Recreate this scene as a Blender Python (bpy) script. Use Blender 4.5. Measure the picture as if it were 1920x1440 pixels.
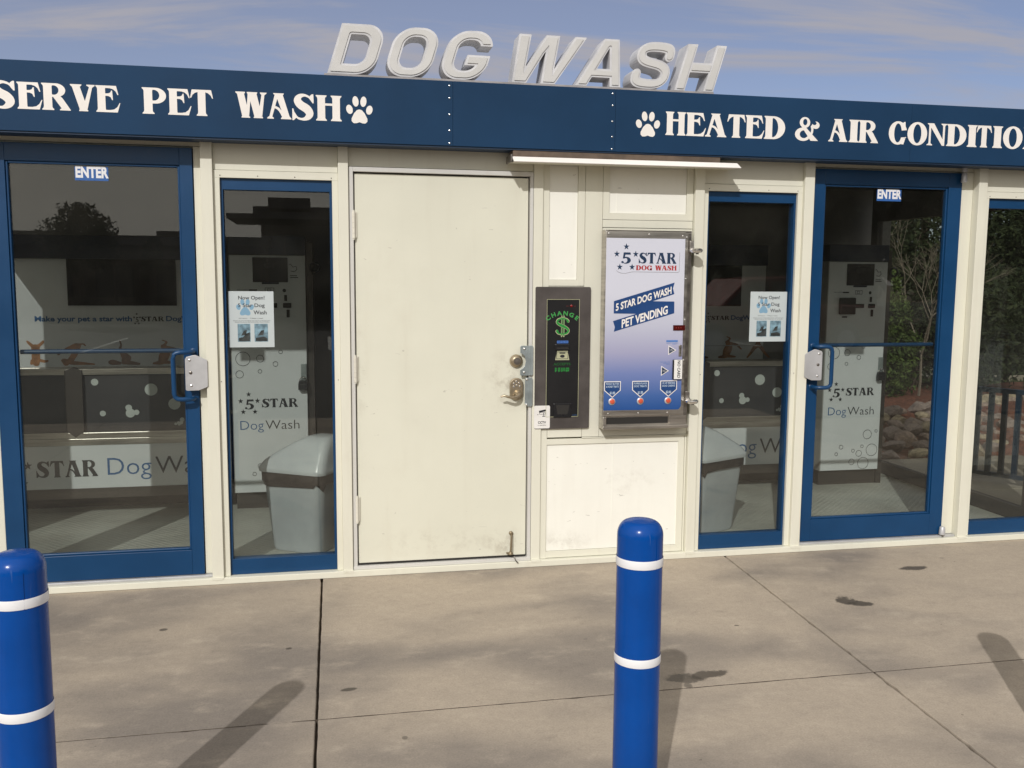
import bpy, math, random
import numpy as np
from mathutils import Vector, Matrix
random.seed(7); rng = np.random.default_rng(7)
R = math.radians
sc = bpy.context.scene
for o in list(bpy.data.objects): bpy.data.objects.remove(o)
COL = sc.collection

# ------------------------------------------------------------------ camera, sky, sun, exposure
cam = bpy.data.objects.new('camera', bpy.data.cameras.new('camera')); COL.objects.link(cam)
cam.location = (-0.1637, -4.8703, 1.5837)
cam.rotation_euler = (R(83.4498), R(-0.3987), R(-11.4661))
cam.data.sensor_width = 36; cam.data.lens = 1740.67 / 1920 * 36
cam.data.clip_start = 0.05; cam.data.clip_end = 2000
sc.camera = cam

SUN_EL = 34.5; SUN_AZ = 26.0            # light travels towards +y, turned 26 deg to +x
tosun = Vector((-math.sin(R(SUN_AZ)) * math.cos(R(SUN_EL)), -math.cos(R(SUN_AZ)) * math.cos(R(SUN_EL)), math.sin(R(SUN_EL))))
sun = bpy.data.objects.new('sun', bpy.data.lights.new('sun', 'SUN')); COL.objects.link(sun)
sun.rotation_euler = tosun.to_track_quat('Z', 'Y').to_euler()
sun.location = tosun * 60
sun.data.energy = 2.5; sun.data.angle = R(0.55); sun.data.color = (1.0, 0.975, 0.955)

w = bpy.data.worlds.new('World'); sc.world = w; w.use_nodes = True
nt = w.node_tree; nt.nodes.clear()
def N(t, typ, **kw):
    n = t.nodes.new(typ)
    for k, v in kw.items():
        if k == 'ins':
            for a, b in v.items(): n.inputs[a].default_value = b
        else: setattr(n, k, v)
    return n
def mathn(t, op, a, b=None, clamp=False):
    n = N(t, 'ShaderNodeMath', operation=op, use_clamp=clamp)
    for i, v in enumerate((a, b)):
        if v is None: continue
        if isinstance(v, (int, float)): n.inputs[i].default_value = v
        else: t.links.new(v, n.inputs[i])
    return n.outputs[0]
def mixc(t, fac, a, b, blend='MIX'):
    n = N(t, 'ShaderNodeMix', data_type='RGBA', blend_type=blend)
    for i, v in ((0, fac), (6, a), (7, b)):
        if isinstance(v, (int, float)): n.inputs[i].default_value = v
        elif isinstance(v, tuple): n.inputs[i].default_value = (*v[:3], 1)
        else: t.links.new(v, n.inputs[i])
    return n.outputs[2]
def maprange(t, v, a, b, c=0.0, d=1.0, smooth=True):
    n = N(t, 'ShaderNodeMapRange', interpolation_type='SMOOTHSTEP' if smooth else 'LINEAR')
    t.links.new(v, n.inputs[0])
    for i, x in zip((1, 2, 3, 4), (a, b, c, d)): n.inputs[i].default_value = x
    return n.outputs[0]
sky = N(nt, 'ShaderNodeTexSky', sky_type='NISHITA', sun_disc=False)
sky.sun_elevation = R(SUN_EL); sky.sun_rotation = R(180 + SUN_AZ)
sky.altitude = 1800; sky.air_density = 1.0; sky.dust_density = 2.2; sky.ozone_density = 1.6
tc = N(nt, 'ShaderNodeTexCoord')
sep = N(nt, 'ShaderNodeSeparateXYZ'); nt.links.new(tc.outputs['Generated'], sep.inputs[0])
zz = mathn(nt, 'MAXIMUM', mathn(nt, 'ADD', sep.outputs[2], 0.12), 0.05)
cx = mathn(nt, 'DIVIDE', sep.outputs[0], zz); cy = mathn(nt, 'DIVIDE', sep.outputs[1], zz)
cmb = N(nt, 'ShaderNodeCombineXYZ'); nt.links.new(cx, cmb.inputs[0]); nt.links.new(cy, cmb.inputs[1])
mp = N(nt, 'ShaderNodeMapping'); nt.links.new(cmb.outputs[0], mp.inputs[0])
mp.inputs['Rotation'].default_value = (0, 0, R(28)); mp.inputs['Scale'].default_value = (0.42, 1.25, 1); mp.inputs['Location'].default_value = (3.1, 0.4, 0)
n1 = N(nt, 'ShaderNodeTexNoise', ins={'Scale': 1.7, 'Detail': 8, 'Roughness': 0.58, 'Distortion': 0.6}); nt.links.new(mp.outputs[0], n1.inputs['Vector'])
n2 = N(nt, 'ShaderNodeTexNoise', ins={'Scale': 0.35, 'Detail': 3, 'Roughness': 0.5}); nt.links.new(mp.outputs[0], n2.inputs['Vector'])
cl = mathn(nt, 'ADD', maprange(nt, n1.outputs[0], 0.44, 0.64, 0, 0.95), maprange(nt, n2.outputs[0], 0.38, 0.62, 0, 0.35))
hz = maprange(nt, sep.outputs[2], 0.0, 0.42, 0.30, 0.03)
sd = N(nt, 'ShaderNodeVectorMath', operation='DOT_PRODUCT'); nt.links.new(tc.outputs['Generated'], sd.inputs[0]); sd.inputs[1].default_value = tuple(tosun)
fw = mathn(nt, 'POWER', maprange(nt, sd.outputs['Value'], -0.5, 1.0, 0, 1, False), 1.6)
cl = mathn(nt, 'ADD', mathn(nt, 'ADD', mathn(nt, 'MULTIPLY', cl, 0.72), mathn(nt, 'MULTIPLY', fw, 0.75)), hz, clamp=True)
skyt = mixc(nt, 1.0, sky.outputs[0], (0.94, 0.87, 0.94), 'MULTIPLY')
# thin cirrus scatters forward: it is brighter and warmer towards the sun
ccol = mixc(nt, fw, (4.1, 4.05, 4.55), (11.0, 10.4, 9.2))
skc = mixc(nt, cl, skyt, ccol)
bg = N(nt, 'ShaderNodeBackground'); nt.links.new(skc, bg.inputs[0]); bg.inputs[1].default_value = 0.095
wo = N(nt, 'ShaderNodeOutputWorld'); nt.links.new(bg.outputs[0], wo.inputs[0])
sc.view_settings.view_transform = 'Standard'; sc.view_settings.look = 'None'
sc.view_settings.exposure = 0; sc.view_settings.gamma = 1; sc.view_settings.use_curve_mapping = False
sc.render.engine = 'CYCLES'
sc.cycles.max_bounces = 8; sc.cycles.transparent_max_bounces = 16; sc.cycles.diffuse_bounces = 4
sc.cycles.caustics_reflective = False; sc.cycles.sample_clamp_indirect = 6

# ------------------------------------------------------------------ materials
MATS = {}
def s2l(c):
    return tuple(((v / 255) / 12.92 if v / 255 <= .04045 else ((v / 255 + .055) / 1.055) ** 2.4) for v in c)
def mat(name, col, rough=0.5, metal=0.0, var=0.06, scale=4.0, bump=0.0, bscale=60, spec=0.5, stretch=(1, 1, 1), tint=None):
    if name in MATS: return MATS[name]
    m = bpy.data.materials.new(name); m.use_nodes = True; t = m.node_tree
    b = t.nodes['Principled BSDF']; b.inputs['Roughness'].default_value = rough; b.inputs['Metallic'].default_value = metal
    b.inputs['Specular IOR Level'].default_value = spec
    c = N(t, 'ShaderNodeTexCoord'); mpn = N(t, 'ShaderNodeMapping'); t.links.new(c.outputs['Object'], mpn.inputs[0]); mpn.inputs['Scale'].default_value = stretch
    n = N(t, 'ShaderNodeTexNoise', ins={'Scale': scale, 'Detail': 6, 'Roughness': 0.6}); t.links.new(mpn.outputs[0], n.inputs['Vector'])
    f = maprange(t, n.outputs[0], 0.3, 0.7)
    lo = tuple(max(0, v * (1 - var)) for v in col); hi = tuple(min(1, v * (1 + var)) for v in col)
    if tint: lo = tint
    t.links.new(mixc(t, f, lo, hi), b.inputs['Base Color'])
    t.links.new(maprange(t, n.outputs[0], 0.3, 0.7, rough * 0.88, min(1, rough * 1.12)), b.inputs['Roughness'])
    if bump:
        n3 = N(t, 'ShaderNodeTexNoise', ins={'Scale': bscale, 'Detail': 4}); t.links.new(mpn.outputs[0], n3.inputs['Vector'])
        bp = N(t, 'ShaderNodeBump', ins={'Strength': bump, 'Distance': 0.01}); t.links.new(n3.outputs[0], bp.inputs['Height']); t.links.new(bp.outputs[0], b.inputs['Normal'])
    MATS[name] = m; return m
def aged(name, col, rough=0.5, dirt=(0.45, 0.38, 0.28), amount=0.25, marks=0.0, bump=0.03):
    """painted panel with faint streaks, soft grime patches and a few small scuffs"""
    if name in MATS: return MATS[name]
    m = mat(name, col, rough, var=0.025, scale=1.7, bump=bump, bscale=35); t = m.node_tree; b = t.nodes['Principled BSDF']
    src = b.inputs['Base Color'].links[0].from_socket
    c = N(t, 'ShaderNodeTexCoord'); m2 = N(t, 'ShaderNodeMapping'); t.links.new(c.outputs['Object'], m2.inputs[0]); m2.inputs['Scale'].default_value = (9, 9, 0.8)
    s = N(t, 'ShaderNodeTexNoise', ins={'Scale': 1.6, 'Detail': 5, 'Roughness': 0.6}); t.links.new(m2.outputs[0], s.inputs['Vector'])
    g = N(t, 'ShaderNodeTexNoise', ins={'Scale': 2.3, 'Detail': 9, 'Roughness': 0.68}); t.links.new(c.outputs['Object'], g.inputs['Vector'])
    f = mathn(t, 'MULTIPLY', mathn(t, 'ADD', maprange(t, s.outputs[0], 0.5, 0.8), maprange(t, g.outputs[0], 0.52, 0.8)), amount, clamp=True)
    out = mixc(t, f, src, dirt)
    if marks:
        m3 = N(t, 'ShaderNodeMapping'); t.links.new(c.outputs['Object'], m3.inputs[0]); m3.inputs['Scale'].default_value = (14, 14, 40)
        v = N(t, 'ShaderNodeTexNoise', ins={'Scale': 1.0, 'Detail': 2, 'Roughness': 0.5, 'Distortion': 1.2}); t.links.new(m3.outputs[0], v.inputs['Vector'])
        out = mixc(t, mathn(t, 'MULTIPLY', maprange(t, v.outputs[0], 0.735, 0.76), marks), out, (0.2, 0.17, 0.14))
    t.links.new(out, b.inputs['Base Color']); return m
def glass(name, tint, refl=1.0):
    if name in MATS: return MATS[name]
    m = bpy.data.materials.new(name); m.use_nodes = True; t = m.node_tree; t.nodes.clear()
    g = N(t, 'ShaderNodeNewGeometry'); d = N(t, 'ShaderNodeVectorMath', operation='DOT_PRODUCT')
    t.links.new(g.outputs['Incoming'], d.inputs[0]); t.links.new(g.outputs['Normal'], d.inputs[1])
    x = mathn(t, 'POWER', mathn(t, 'SUBTRACT', 1.0, mathn(t, 'ABSOLUTE', d.outputs['Value'])), 5.0)
    f = mathn(t, 'MULTIPLY', mathn(t, 'ADD', mathn(t, 'MULTIPLY', x, 0.95), 0.052), refl, clamp=True)
    tr = N(t, 'ShaderNodeBsdfTransparent'); tr.inputs[0].default_value = (*tint, 1)
    gl = N(t, 'ShaderNodeBsdfGlossy'); gl.inputs['Roughness'].default_value = 0.0; gl.inputs[0].default_value = (1, 1, 1, 1)
    n = N(t, 'ShaderNodeTexNoise', ins={'Scale': 1.3, 'Detail': 1}); c = N(t, 'ShaderNodeTexCoord'); t.links.new(c.outputs['Object'], n.inputs['Vector'])
    bp = N(t, 'ShaderNodeBump', ins={'Strength': 0.03, 'Distance': 0.002}); t.links.new(n.outputs[0], bp.inputs['Height']); t.links.new(bp.outputs[0], gl.inputs['Normal'])
    mx = N(t, 'ShaderNodeMixShader'); t.links.new(f, mx.inputs[0]); t.links.new(tr.outputs[0], mx.inputs[1]); t.links.new(gl.outputs[0], mx.inputs[2])
    # thin dust film on the pane
    df = N(t, 'ShaderNodeBsdfDiffuse'); df.inputs[0].default_value = (0.55, 0.52, 0.45, 1)
    dn = N(t, 'ShaderNodeTexNoise', ins={'Scale': 3.0, 'Detail': 8, 'Roughness': 0.7}); t.links.new(c.outputs['Object'], dn.inputs['Vector'])
    m2 = N(t, 'ShaderNodeMixShader'); t.links.new(maprange(t, dn.outputs[0], 0.35, 0.8, 0.003, 0.013), m2.inputs[0]); t.links.new(mx.outputs[0], m2.inputs[1]); t.links.new(df.outputs[0], m2.inputs[2])
    o = N(t, 'ShaderNodeOutputMaterial'); t.links.new(m2.outputs[0], o.inputs[0]); MATS[name] = m; return m

WALL = aged('cream_painted_trim', (0.72, 0.705, 0.60), 0.5, amount=0.13)
PANEL = aged('white_wall_panel', (0.86, 0.85, 0.78), 0.55, amount=0.07, marks=0.45)
DOORP = aged('yellow_white_door_paint', (0.705, 0.695, 0.585), 0.45, amount=0.10, marks=0.3)
JAMB = aged('grey_white_metal_jamb', (0.62, 0.61, 0.58), 0.4, amount=0.2)
NAVY = mat('navy_fascia_paint', (0.0095, 0.039, 0.094), 0.55, spec=0.16, var=0.12, scale=1.2, bump=0.04, bscale=25)
BLUE = mat('blue_door_paint', (0.0045, 0.046, 0.130), 0.34, spec=0.4, var=0.10, scale=2.5, bump=0.02, bscale=30)
BBLUE = mat('blue_bollard_plastic', (0.0003, 0.058, 0.29), 0.2, spec=0.28, var=0.08, scale=6, bump=0.05, bscale=45)
WHITE = mat('white_vinyl', (0.84, 0.80, 0.76), 0.4, var=0.03)
_t = BBLUE.node_tree; _b = _t.nodes['Principled BSDF']; _c = N(_t, 'ShaderNodeTexCoord'); _m = N(_t, 'ShaderNodeMapping'); _t.links.new(_c.outputs['Object'], _m.inputs[0]); _m.inputs['Scale'].default_value = (60, 60, 9)
_n = N(_t, 'ShaderNodeTexNoise', ins={'Scale': 1.0, 'Detail': 3, 'Distortion': .8}); _t.links.new(_m.outputs[0], _n.inputs['Vector'])
_t.links.new(mixc(_t, mathn(_t, 'MULTIPLY', maprange(_t, _n.outputs[0], .70, .76), .35), _b.inputs['Base Color'].links[0].from_socket, (.10, .16, .34)), _b.inputs['Base Color'])
BAND = mat('white_reflective_band', (0.82, 0.82, 0.84), 0.35, var=0.04)
FACE = mat('sign_letter_face', (0.58, 0.575, 0.565), 0.38, var=0.05, scale=5)
RET = mat('grey_letter_return', (0.58, 0.58, 0.60), 0.5, var=0.12, scale=8, bump=0.05)
RAILM = mat('grey_sign_rail', (0.33, 0.31, 0.31), 0.55, var=0.15, scale=10)
STEEL = mat('brushed_steel', (0.50, 0.47, 0.43), 0.34, 1.0, var=0.22, scale=3, stretch=(1, 1, 14), bump=0.06, bscale=120)
DSTEEL = mat('dark_brushed_steel', (0.24, 0.22, 0.20), 0.4, 1.0, var=0.25, scale=3, stretch=(1, 1, 10))
ALU = mat('satin_aluminium', (0.50, 0.50, 0.51), 0.45, 0.35, var=0.08, scale=8)
ZINC = mat('zinc_plate', (0.36, 0.41, 0.42), 0.38, 0.6, var=0.12, scale=12)
NICKEL = mat('satin_nickel', (0.42, 0.35, 0.25), 0.32, 0.8, var=0.1, scale=14)
CHROME = mat('bright_chrome', (0.85, 0.85, 0.84), 0.22, 1.0, var=0.04)
DARK = mat('dark_gap', (0.02, 0.018, 0.016), 0.8, var=0.1)
BLACK = mat('black_plastic', (0.012, 0.012, 0.014), 0.3, var=0.1)
SOFFIT = mat('brown_soffit', (0.13, 0.095, 0.07), 0.8, var=0.3, scale=12)
INWALL = mat('interior_wall', (0.21, 0.21, 0.21), 0.6, var=0.06)
INDARK = mat('interior_dark_wall', (0.055, 0.05, 0.048), 0.6, var=0.08)
PRINT = mat('white_print_panel', (0.66, 0.69, 0.72), 0.35, var=0.03)
INKN = mat('ink_navy', (0.012, 0.035, 0.085), 0.4, var=0.05)
INKB = mat('ink_blue', (0.03, 0.12, 0.30), 0.4, var=0.05)
INKD = mat('ink_dark', (0.02, 0.022, 0.028), 0.4, var=0.05)
HEADN = mat('dark_navy_header', (0.010, 0.018, 0.045), 0.35, var=0.1)
def smudge(m, spots):
    t = m.node_tree; b = t.nodes['Principled BSDF']; col = b.inputs['Base Color'].links[0].from_socket; c = N(t, 'ShaderNodeTexCoord')
    n = N(t, 'ShaderNodeTexNoise', ins={'Scale': 14, 'Detail': 6, 'Roughness': .7}); t.links.new(c.outputs['Object'], n.inputs['Vector'])
    for (x, z, rx, rz, amt) in spots:
        v = N(t, 'ShaderNodeMapping', vector_type='TEXTURE'); t.links.new(c.outputs['Object'], v.inputs[0]); v.inputs['Location'].default_value = (x, 0, z); v.inputs['Scale'].default_value = (rx, 50, rz)
        L = N(t, 'ShaderNodeVectorMath', operation='LENGTH'); t.links.new(v.outputs[0], L.inputs[0])
        k = mathn(t, 'MULTIPLY', maprange(t, L.outputs['Value'], 1.0, .1), maprange(t, n.outputs[0], .42, .68)); col = mixc(t, mathn(t, 'MULTIPLY', k, amt), col, (.30, .25, .18))
    t.links.new(col, b.inputs['Base Color'])
# grime from hands round the lock and from shoes near the holder (the building's base sits at x = .9)
smudge(DOORP, [(.80 - .9, 1.03, .16, .22, .45), (.80 - .9, .13, .16, .13, .40), (.45 - .9, .16, .5, .12, .22), (.02 - .9, 1.1, .05, .5, .2)])
smudge(PANEL, [(1.1 - .9, .12, .3, .10, .25), (1.5 - .9, .45, .3, .12, .18)])
GLASS = glass('tinted_glass', (0.87, 0.885, 0.86))
GLASS2 = glass('side_glass', (0.84, 0.85, 0.83), 1.0)

# ------------------------------------------------------------------ mesh builder
class MB:
    def __init__(s): s.v = []; s.f = []; s.m = []
    def add(s, v, f, m=0):
        k = len(s.v); s.v += [tuple(map(float, p)) for p in v]; s.f += [tuple(i + k for i in q) for q in f]; s.m += [m] * len(f); return s
    def box(s, x0, x1, y0, y1, z0, z1, m=0):
        v = [(x0, y0, z0), (x1, y0, z0), (x1, y1, z0), (x0, y1, z0), (x0, y0, z1), (x1, y0, z1), (x1, y1, z1), (x0, y1, z1)]
        return s.add(v, [(3, 2, 1, 0), (4, 5, 6, 7), (0, 1, 5, 4), (1, 2, 6, 5), (2, 3, 7, 6), (3, 0, 4, 7)], m)
    def prism(s, pts, y0, y1, m=0):
        """polygon in the x-z plane (any order) from y0 (front) to y1"""
        a = sum(p[0] * q[1] - q[0] * p[1] for p, q in zip(pts, pts[1:] + pts[:1]))
        if a < 0: pts = pts[::-1]
        n = len(pts); v = [(x, y0, z) for x, z in pts] + [(x, y1, z) for x, z in pts]
        return s.add(v, [tuple(range(n)), tuple(range(2 * n - 1, n - 1, -1))] + [(i + n, (i + 1) % n + n, (i + 1) % n, i) for i in range(n)], m)
    def lathe(s, prof, c=(0, 0, 0), n=24, axis='z', m=0, cap=True):
        v = []; f = []
        for r, h in prof:
            for i in range(n):
                a = 2 * math.pi * i / n; p = (r * math.cos(a), r * math.sin(a), h)
                if axis == 'y': p = (p[0], -p[2], p[1])     # h grows towards the viewer (-y)
                if axis == 'x': p = (p[2], p[0], p[1])
                v.append((p[0] + c[0], p[1] + c[1], p[2] + c[2]))
        for k in range(len(prof) - 1):
            for i in range(n): f.append((k * n + i, k * n + (i + 1) % n, (k + 1) * n + (i + 1) % n, (k + 1) * n + i))
        if cap: f += [tuple(range(n - 1, -1, -1)), tuple((len(prof) - 1) * n + i for i in range(n))]
        return s.add(v, f, m)
    def tube(s, path, r, n=10, m=0):
        P = [Vector(p) for p in path]; v = []; f = []; up = Vector((0.13, 0.31, 0.94)).normalized()
        for i, p in enumerate(P):
            t = (P[min(i + 1, len(P) - 1)] - P[max(i - 1, 0)]).normalized()
            a = t.cross(up)
            if a.length < 1e-3: a = t.cross(Vector((1, 0, 0)))
            a.normalize(); b = t.cross(a); rr = r[i] if isinstance(r, (list, tuple)) else r
            v += [p + (a * math.cos(2 * math.pi * k / n) + b * math.sin(2 * math.pi * k / n)) * rr for k in range(n)]
        for i in range(len(P) - 1):
            for k in range(n): f.append((i * n + k, i * n + (k + 1) % n, (i + 1) * n + (k + 1) % n, (i + 1) * n + k))
        f += [tuple(range(n - 1, -1, -1)), tuple((len(P) - 1) * n + k for k in range(n))]
        return s.add(v, f, m)
    def build(s, name, mats, parent=None, bevel=0, smooth=False, kind=None, seg=2, group=None, label=None, cat=None):
        me = bpy.data.meshes.new(name)
        off = Vector((0, 0, 0))
        r = parent
        while r is not None and r.parent is not None: r = r.parent
        if r is not None: off = r.location
        me.from_pydata([(a - off.x, b - off.y, c - off.z) for a, b, c in s.v], [], s.f)
        for mm in (mats if isinstance(mats, (list, tuple)) else [mats]): me.materials.append(mm)
        if any(s.m): me.polygons.foreach_set('material_index', s.m)
        if smooth: 
            me.polygons.foreach_set('use_smooth', [True] * len(me.polygons))
            try: me.set_sharp_from_angle(angle=R(40))
            except Exception: pass
        me.update()
        o = bpy.data.objects.new(name, me); COL.objects.link(o)
        if parent is not None: o.parent = parent
        if bevel:
            b = o.modifiers.new('bevel', 'BEVEL'); b.width = bevel; b.segments = seg; b.limit_method = 'ANGLE'; b.angle_limit = R(35)
        if kind: o['kind'] = kind
        if label: o['label'] = label
        if cat: o['category'] = cat
        if group: o['group'] = group
        return o
def thing(name, loc, label, cat, group=None, rz=0):
    o = bpy.data.objects.new(name, None); o.empty_display_size = 0.1; COL.objects.link(o); o.location = loc; o.rotation_euler = (0, 0, rz)
    o['label'] = label; o['category'] = cat
    if group: o['group'] = group
    return o
def copy_tree(o, parent=None):
    c = o.copy(); COL.objects.link(c); c.parent = parent
    for ch in list(o.children): copy_tree(ch, c)
    return c
def bx(name, m, parent, *b, bevel=0.0015, **k):
    return MB().box(*b).build(name, m, parent, bevel=bevel, **k)

# ------------------------------------------------------------------ 2-D shapes: implicit glyphs -> outlines
def d_poly(P, x, y):
    P = np.array(P, float); d = np.full(x.shape, 1e9); ins = np.zeros(x.shape, bool); n = len(P)
    for i in range(n):
        ax, ay = P[i]; bx_, by = P[(i + 1) % n]; ex, ey = bx_ - ax, by - ay; L = ex * ex + ey * ey + 1e-12
        t = np.clip(((x - ax) * ex + (y - ay) * ey) / L, 0, 1)
        d = np.minimum(d, np.hypot(x - ax - t * ex, y - ay - t * ey))
        if ay != by:
            c = ((ay > y) != (by > y)) & (x < (bx_ - ax) * (y - ay) / (by - ay) + ax); ins ^= c
    return np.where(ins, -d, d)
def d_ell(cx, cy, rx, ry, x, y, rot=0):
    c, s = math.cos(R(rot)), math.sin(R(rot)); u = (x - cx) * c + (y - cy) * s; v = -(x - cx) * s + (y - cy) * c
    k = np.hypot(u / rx, v / ry); return (k - 1) * min(rx, ry)
def d_rbox(x0, x1, y0, y1, r, x, y):
    qx = np.abs(x - (x0 + x1) / 2) - (x1 - x0) / 2 + r; qy = np.abs(y - (y0 + y1) / 2) - (y1 - y0) / 2 + r
    return np.hypot(np.maximum(qx, 0), np.maximum(qy, 0)) + np.minimum(np.maximum(qx, qy), 0) - r
def spline(P, n=60):
    P = [np.array(p, float) for p in P]; Q = [2 * P[0] - P[1]] + P + [2 * P[-1] - P[-2]]; out = []
    m = max(2, n // (len(P) - 1))
    for i in range(len(P) - 1):
        a, b, c, d = Q[i:i + 4]
        for k in range(m):
            t = k / m; out.append(0.5 * (2 * b + (c - a) * t + (2 * a - 5 * b + 4 * c - d) * t * t + (3 * b - a - 3 * c + d) * t ** 3))
    out.append(P[-1]); return out
def d_stroke(P, x, y, smooth=True):
    """P: (x, y, radius) points"""
    S = spline(P) if smooth else P; d = np.full(x.shape, 1e9)
    for a, b in zip(S[:-1], S[1:]):
        ex, ey = b[0] - a[0], b[1] - a[1]; L = ex * ex + ey * ey + 1e-12
        t = np.clip(((x - a[0]) * ex + (y - a[1]) * ey) / L, 0, 1)
        d = np.minimum(d, np.hypot(x - a[0] - t * ex, y - a[1] - t * ey) - (a[2] + (b[2] - a[2]) * t))
    return d
def rdp(P, eps):
    P = np.array(P); keep = np.zeros(len(P), bool); keep[0] = keep[-1] = True; st = [(0, len(P) - 1)]
    while st:
        a, b = st.pop()
        if b <= a + 1: continue
        A, B = P[a], P[b]; e = B - A; L = np.hypot(*e)
        q = P[a + 1:b] - A
        d = np.abs(q[:, 0] * e[1] - q[:, 1] * e[0]) / L if L > 1e-9 else np.hypot(q[:, 0], q[:, 1])
        i = int(np.argmax(d))
        if d[i] > eps: keep[a + 1 + i] = True; st += [(a, a + 1 + i), (a + 1 + i, b)]
    return P[keep]
def contour(fn, x0, x1, y0, y1, h=0.011, eps=0.0022):
    xs = np.arange(x0 - 3 * h, x1 + 3 * h, h); ys = np.arange(y0 - 3 * h, y1 + 3 * h, h)
    X, Y = np.meshgrid(xs, ys, indexing='ij'); D = fn(X, Y) + 1e-7
    I = D < 0; code = I[:-1, :-1] * 1 + I[1:, :-1] * 2 + I[1:, 1:] * 4 + I[:-1, 1:] * 8
    nxt = {}; pt = {}
    def ep(i, j, e):
        a, b = [((i, j), (i + 1, j)), ((i + 1, j), (i + 1, j + 1)), ((i, j + 1), (i + 1, j + 1)), ((i, j), (i, j + 1))][e]
        k = (a, b)
        if k not in pt:
            t = D[a] / (D[a] - D[b]); pt[k] = (xs[a[0]] + t * (xs[b[0]] - xs[a[0]]), ys[a[1]] + t * (ys[b[1]] - ys[a[1]]))
        return k
    T = {1: [(3, 0)], 2: [(0, 1)], 3: [(3, 1)], 4: [(1, 2)], 5: [(3, 0), (1, 2)], 6: [(0, 2)], 7: [(3, 2)], 8: [(2, 3)], 9: [(2, 0)], 10: [(0, 1), (2, 3)], 11: [(2, 1)], 12: [(1, 3)], 13: [(1, 0)], 14: [(0, 3)]}
    for i, j in zip(*np.nonzero((code > 0) & (code < 15))):
        for a, b in T[int(code[i, j])]: nxt[ep(i, j, a)] = ep(i, j, b)
    loops = []
    while nxt:
        k0 = next(iter(nxt)); L = []; k = k0
        while k in nxt: L.append(pt[k]); k = nxt.pop(k)
        if len(L) > 6:
            L = np.array(L); j = int(np.argmax(np.hypot(*(L - L[0]).T)))
            A = rdp(L[:j + 1], eps); B = rdp(np.vstack([L[j:], L[:1]]), eps)
            loops.append(np.vstack([A[:-1], B[:-1]]))
    return loops
def fill(loops, extrude=0.0):
    cu = bpy.data.curves.new('tmp', 'CURVE'); cu.dimensions = '2D'; cu.fill_mode = 'BOTH'; cu.extrude = extrude
    for L in loops:
        sp = cu.splines.new('POLY'); sp.points.add(len(L) - 1); sp.use_cyclic_u = True
        sp.points.foreach_set('co', np.hstack([np.array(L), np.zeros((len(L), 1)), np.ones((len(L), 1))]).ravel())
    return cu2m(cu)
def cu2m(cu):
    ob = bpy.data.objects.new('tmp', cu); me = bpy.data.meshes.new_from_object(ob)
    v = np.zeros(len(me.vertices) * 3); me.vertices.foreach_get('co', v); f = [tuple(p.vertices) for p in me.polygons]
    bpy.data.objects.remove(ob); bpy.data.curves.remove(cu); bpy.data.meshes.remove(me)
    return v.reshape(-1, 3), f
_tc = {}
def text2d(body, bold=0.0, res=3, spacing=1.0):
    k = (body, bold, res, spacing)
    if k not in _tc:
        cu = bpy.data.curves.new('tmp', 'FONT'); cu.body = body; cu.resolution_u = res; cu.size = 1; cu.offset = bold; cu.fill_mode = 'FRONT'; cu.space_character = spacing
        _tc[k] = cu2m(cu)
    v, f = _tc[k]; return v.copy(), f
CAP = float(text2d('H')[0][:, 1].max())
def text(mb, body, x0, x1, z0, cap, y, bold=0.0, slope=0.0, m=0, res=3, shear=0.0):
    """flat lettering facing -y; baseline z0, cap height cap, spans x0..x1"""
    v, f = text2d(body, bold, res); a, b = v[:, 0].min(), v[:, 0].max()
    X = x0 + (v[:, 0] - a) / (b - a) * (x1 - x0); Z = v[:, 1] * cap / CAP
    X = X + Z * shear; Z = z0 + Z + (X - x0) * slope
    fix = [q if _ccw(X, Z, q) else q[::-1] for q in f]
    mb.add(np.stack([X, np.full_like(X, y), Z], 1), fix, m)
def _ccw(X, Z, q):
    return sum(X[a] * Z[b] - X[b] * Z[a] for a, b in zip(q, q[1:] + q[:1])) > 0
def put(mb, shape, x0, x1, z0, z1, y, y1=None, m=0, slope=0.0):
    """fit a filled 2-D shape in the box x0..x1 / z0..z1 at depth y; when extruded, back at y1"""
    v, f = shape; a, b = v[:, 0].min(), v[:, 0].max(); c, d = v[:, 1].min(), v[:, 1].max()
    X = x0 + (v[:, 0] - a) / (b - a) * (x1 - x0); Z = z0 + (v[:, 1] - c) / (d - c) * (z1 - z0) + (X - x0) * slope
    if y1 is None: Y = np.full_like(X, y); f = [q if _ccw(X, Z, q) else q[::-1] for q in f]
    else: Y = np.where(v[:, 2] > 0, y, y1)
    mb.add(np.stack([X, Y, Z], 1), f, m)
U = lambda *a: np.minimum.reduce(a)
SUB = lambda a, b: np.maximum(a, -b)
def stem(x, y, a, b, s=0.06, top=True, bot=True):
    P = [(a - s, 0), (a - s, .035), (a - .01, .085), (a, .13)] if bot else [(a, 0)]
    P += [(a, .87), (a - .01, .915), (a - s, .965), (a - s, 1)] if top else [(a, 1)]
    P += [(b + s, 1), (b + s, .965), (b + .01, .915), (b, .87)] if top else [(b, 1)]
    P += [(b, .13), (b + .01, .085), (b + s, .035), (b + s, 0)] if bot else [(b, 0)]
    return d_poly(P, x, y)
def arc(cx, cy, rx, ry, a0, a1, n=14): return [(cx + rx * math.cos(R(a0 + (a1 - a0) * i / n)), cy + ry * math.sin(R(a0 + (a1 - a0) * i / n))) for i in range(n + 1)]
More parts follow.
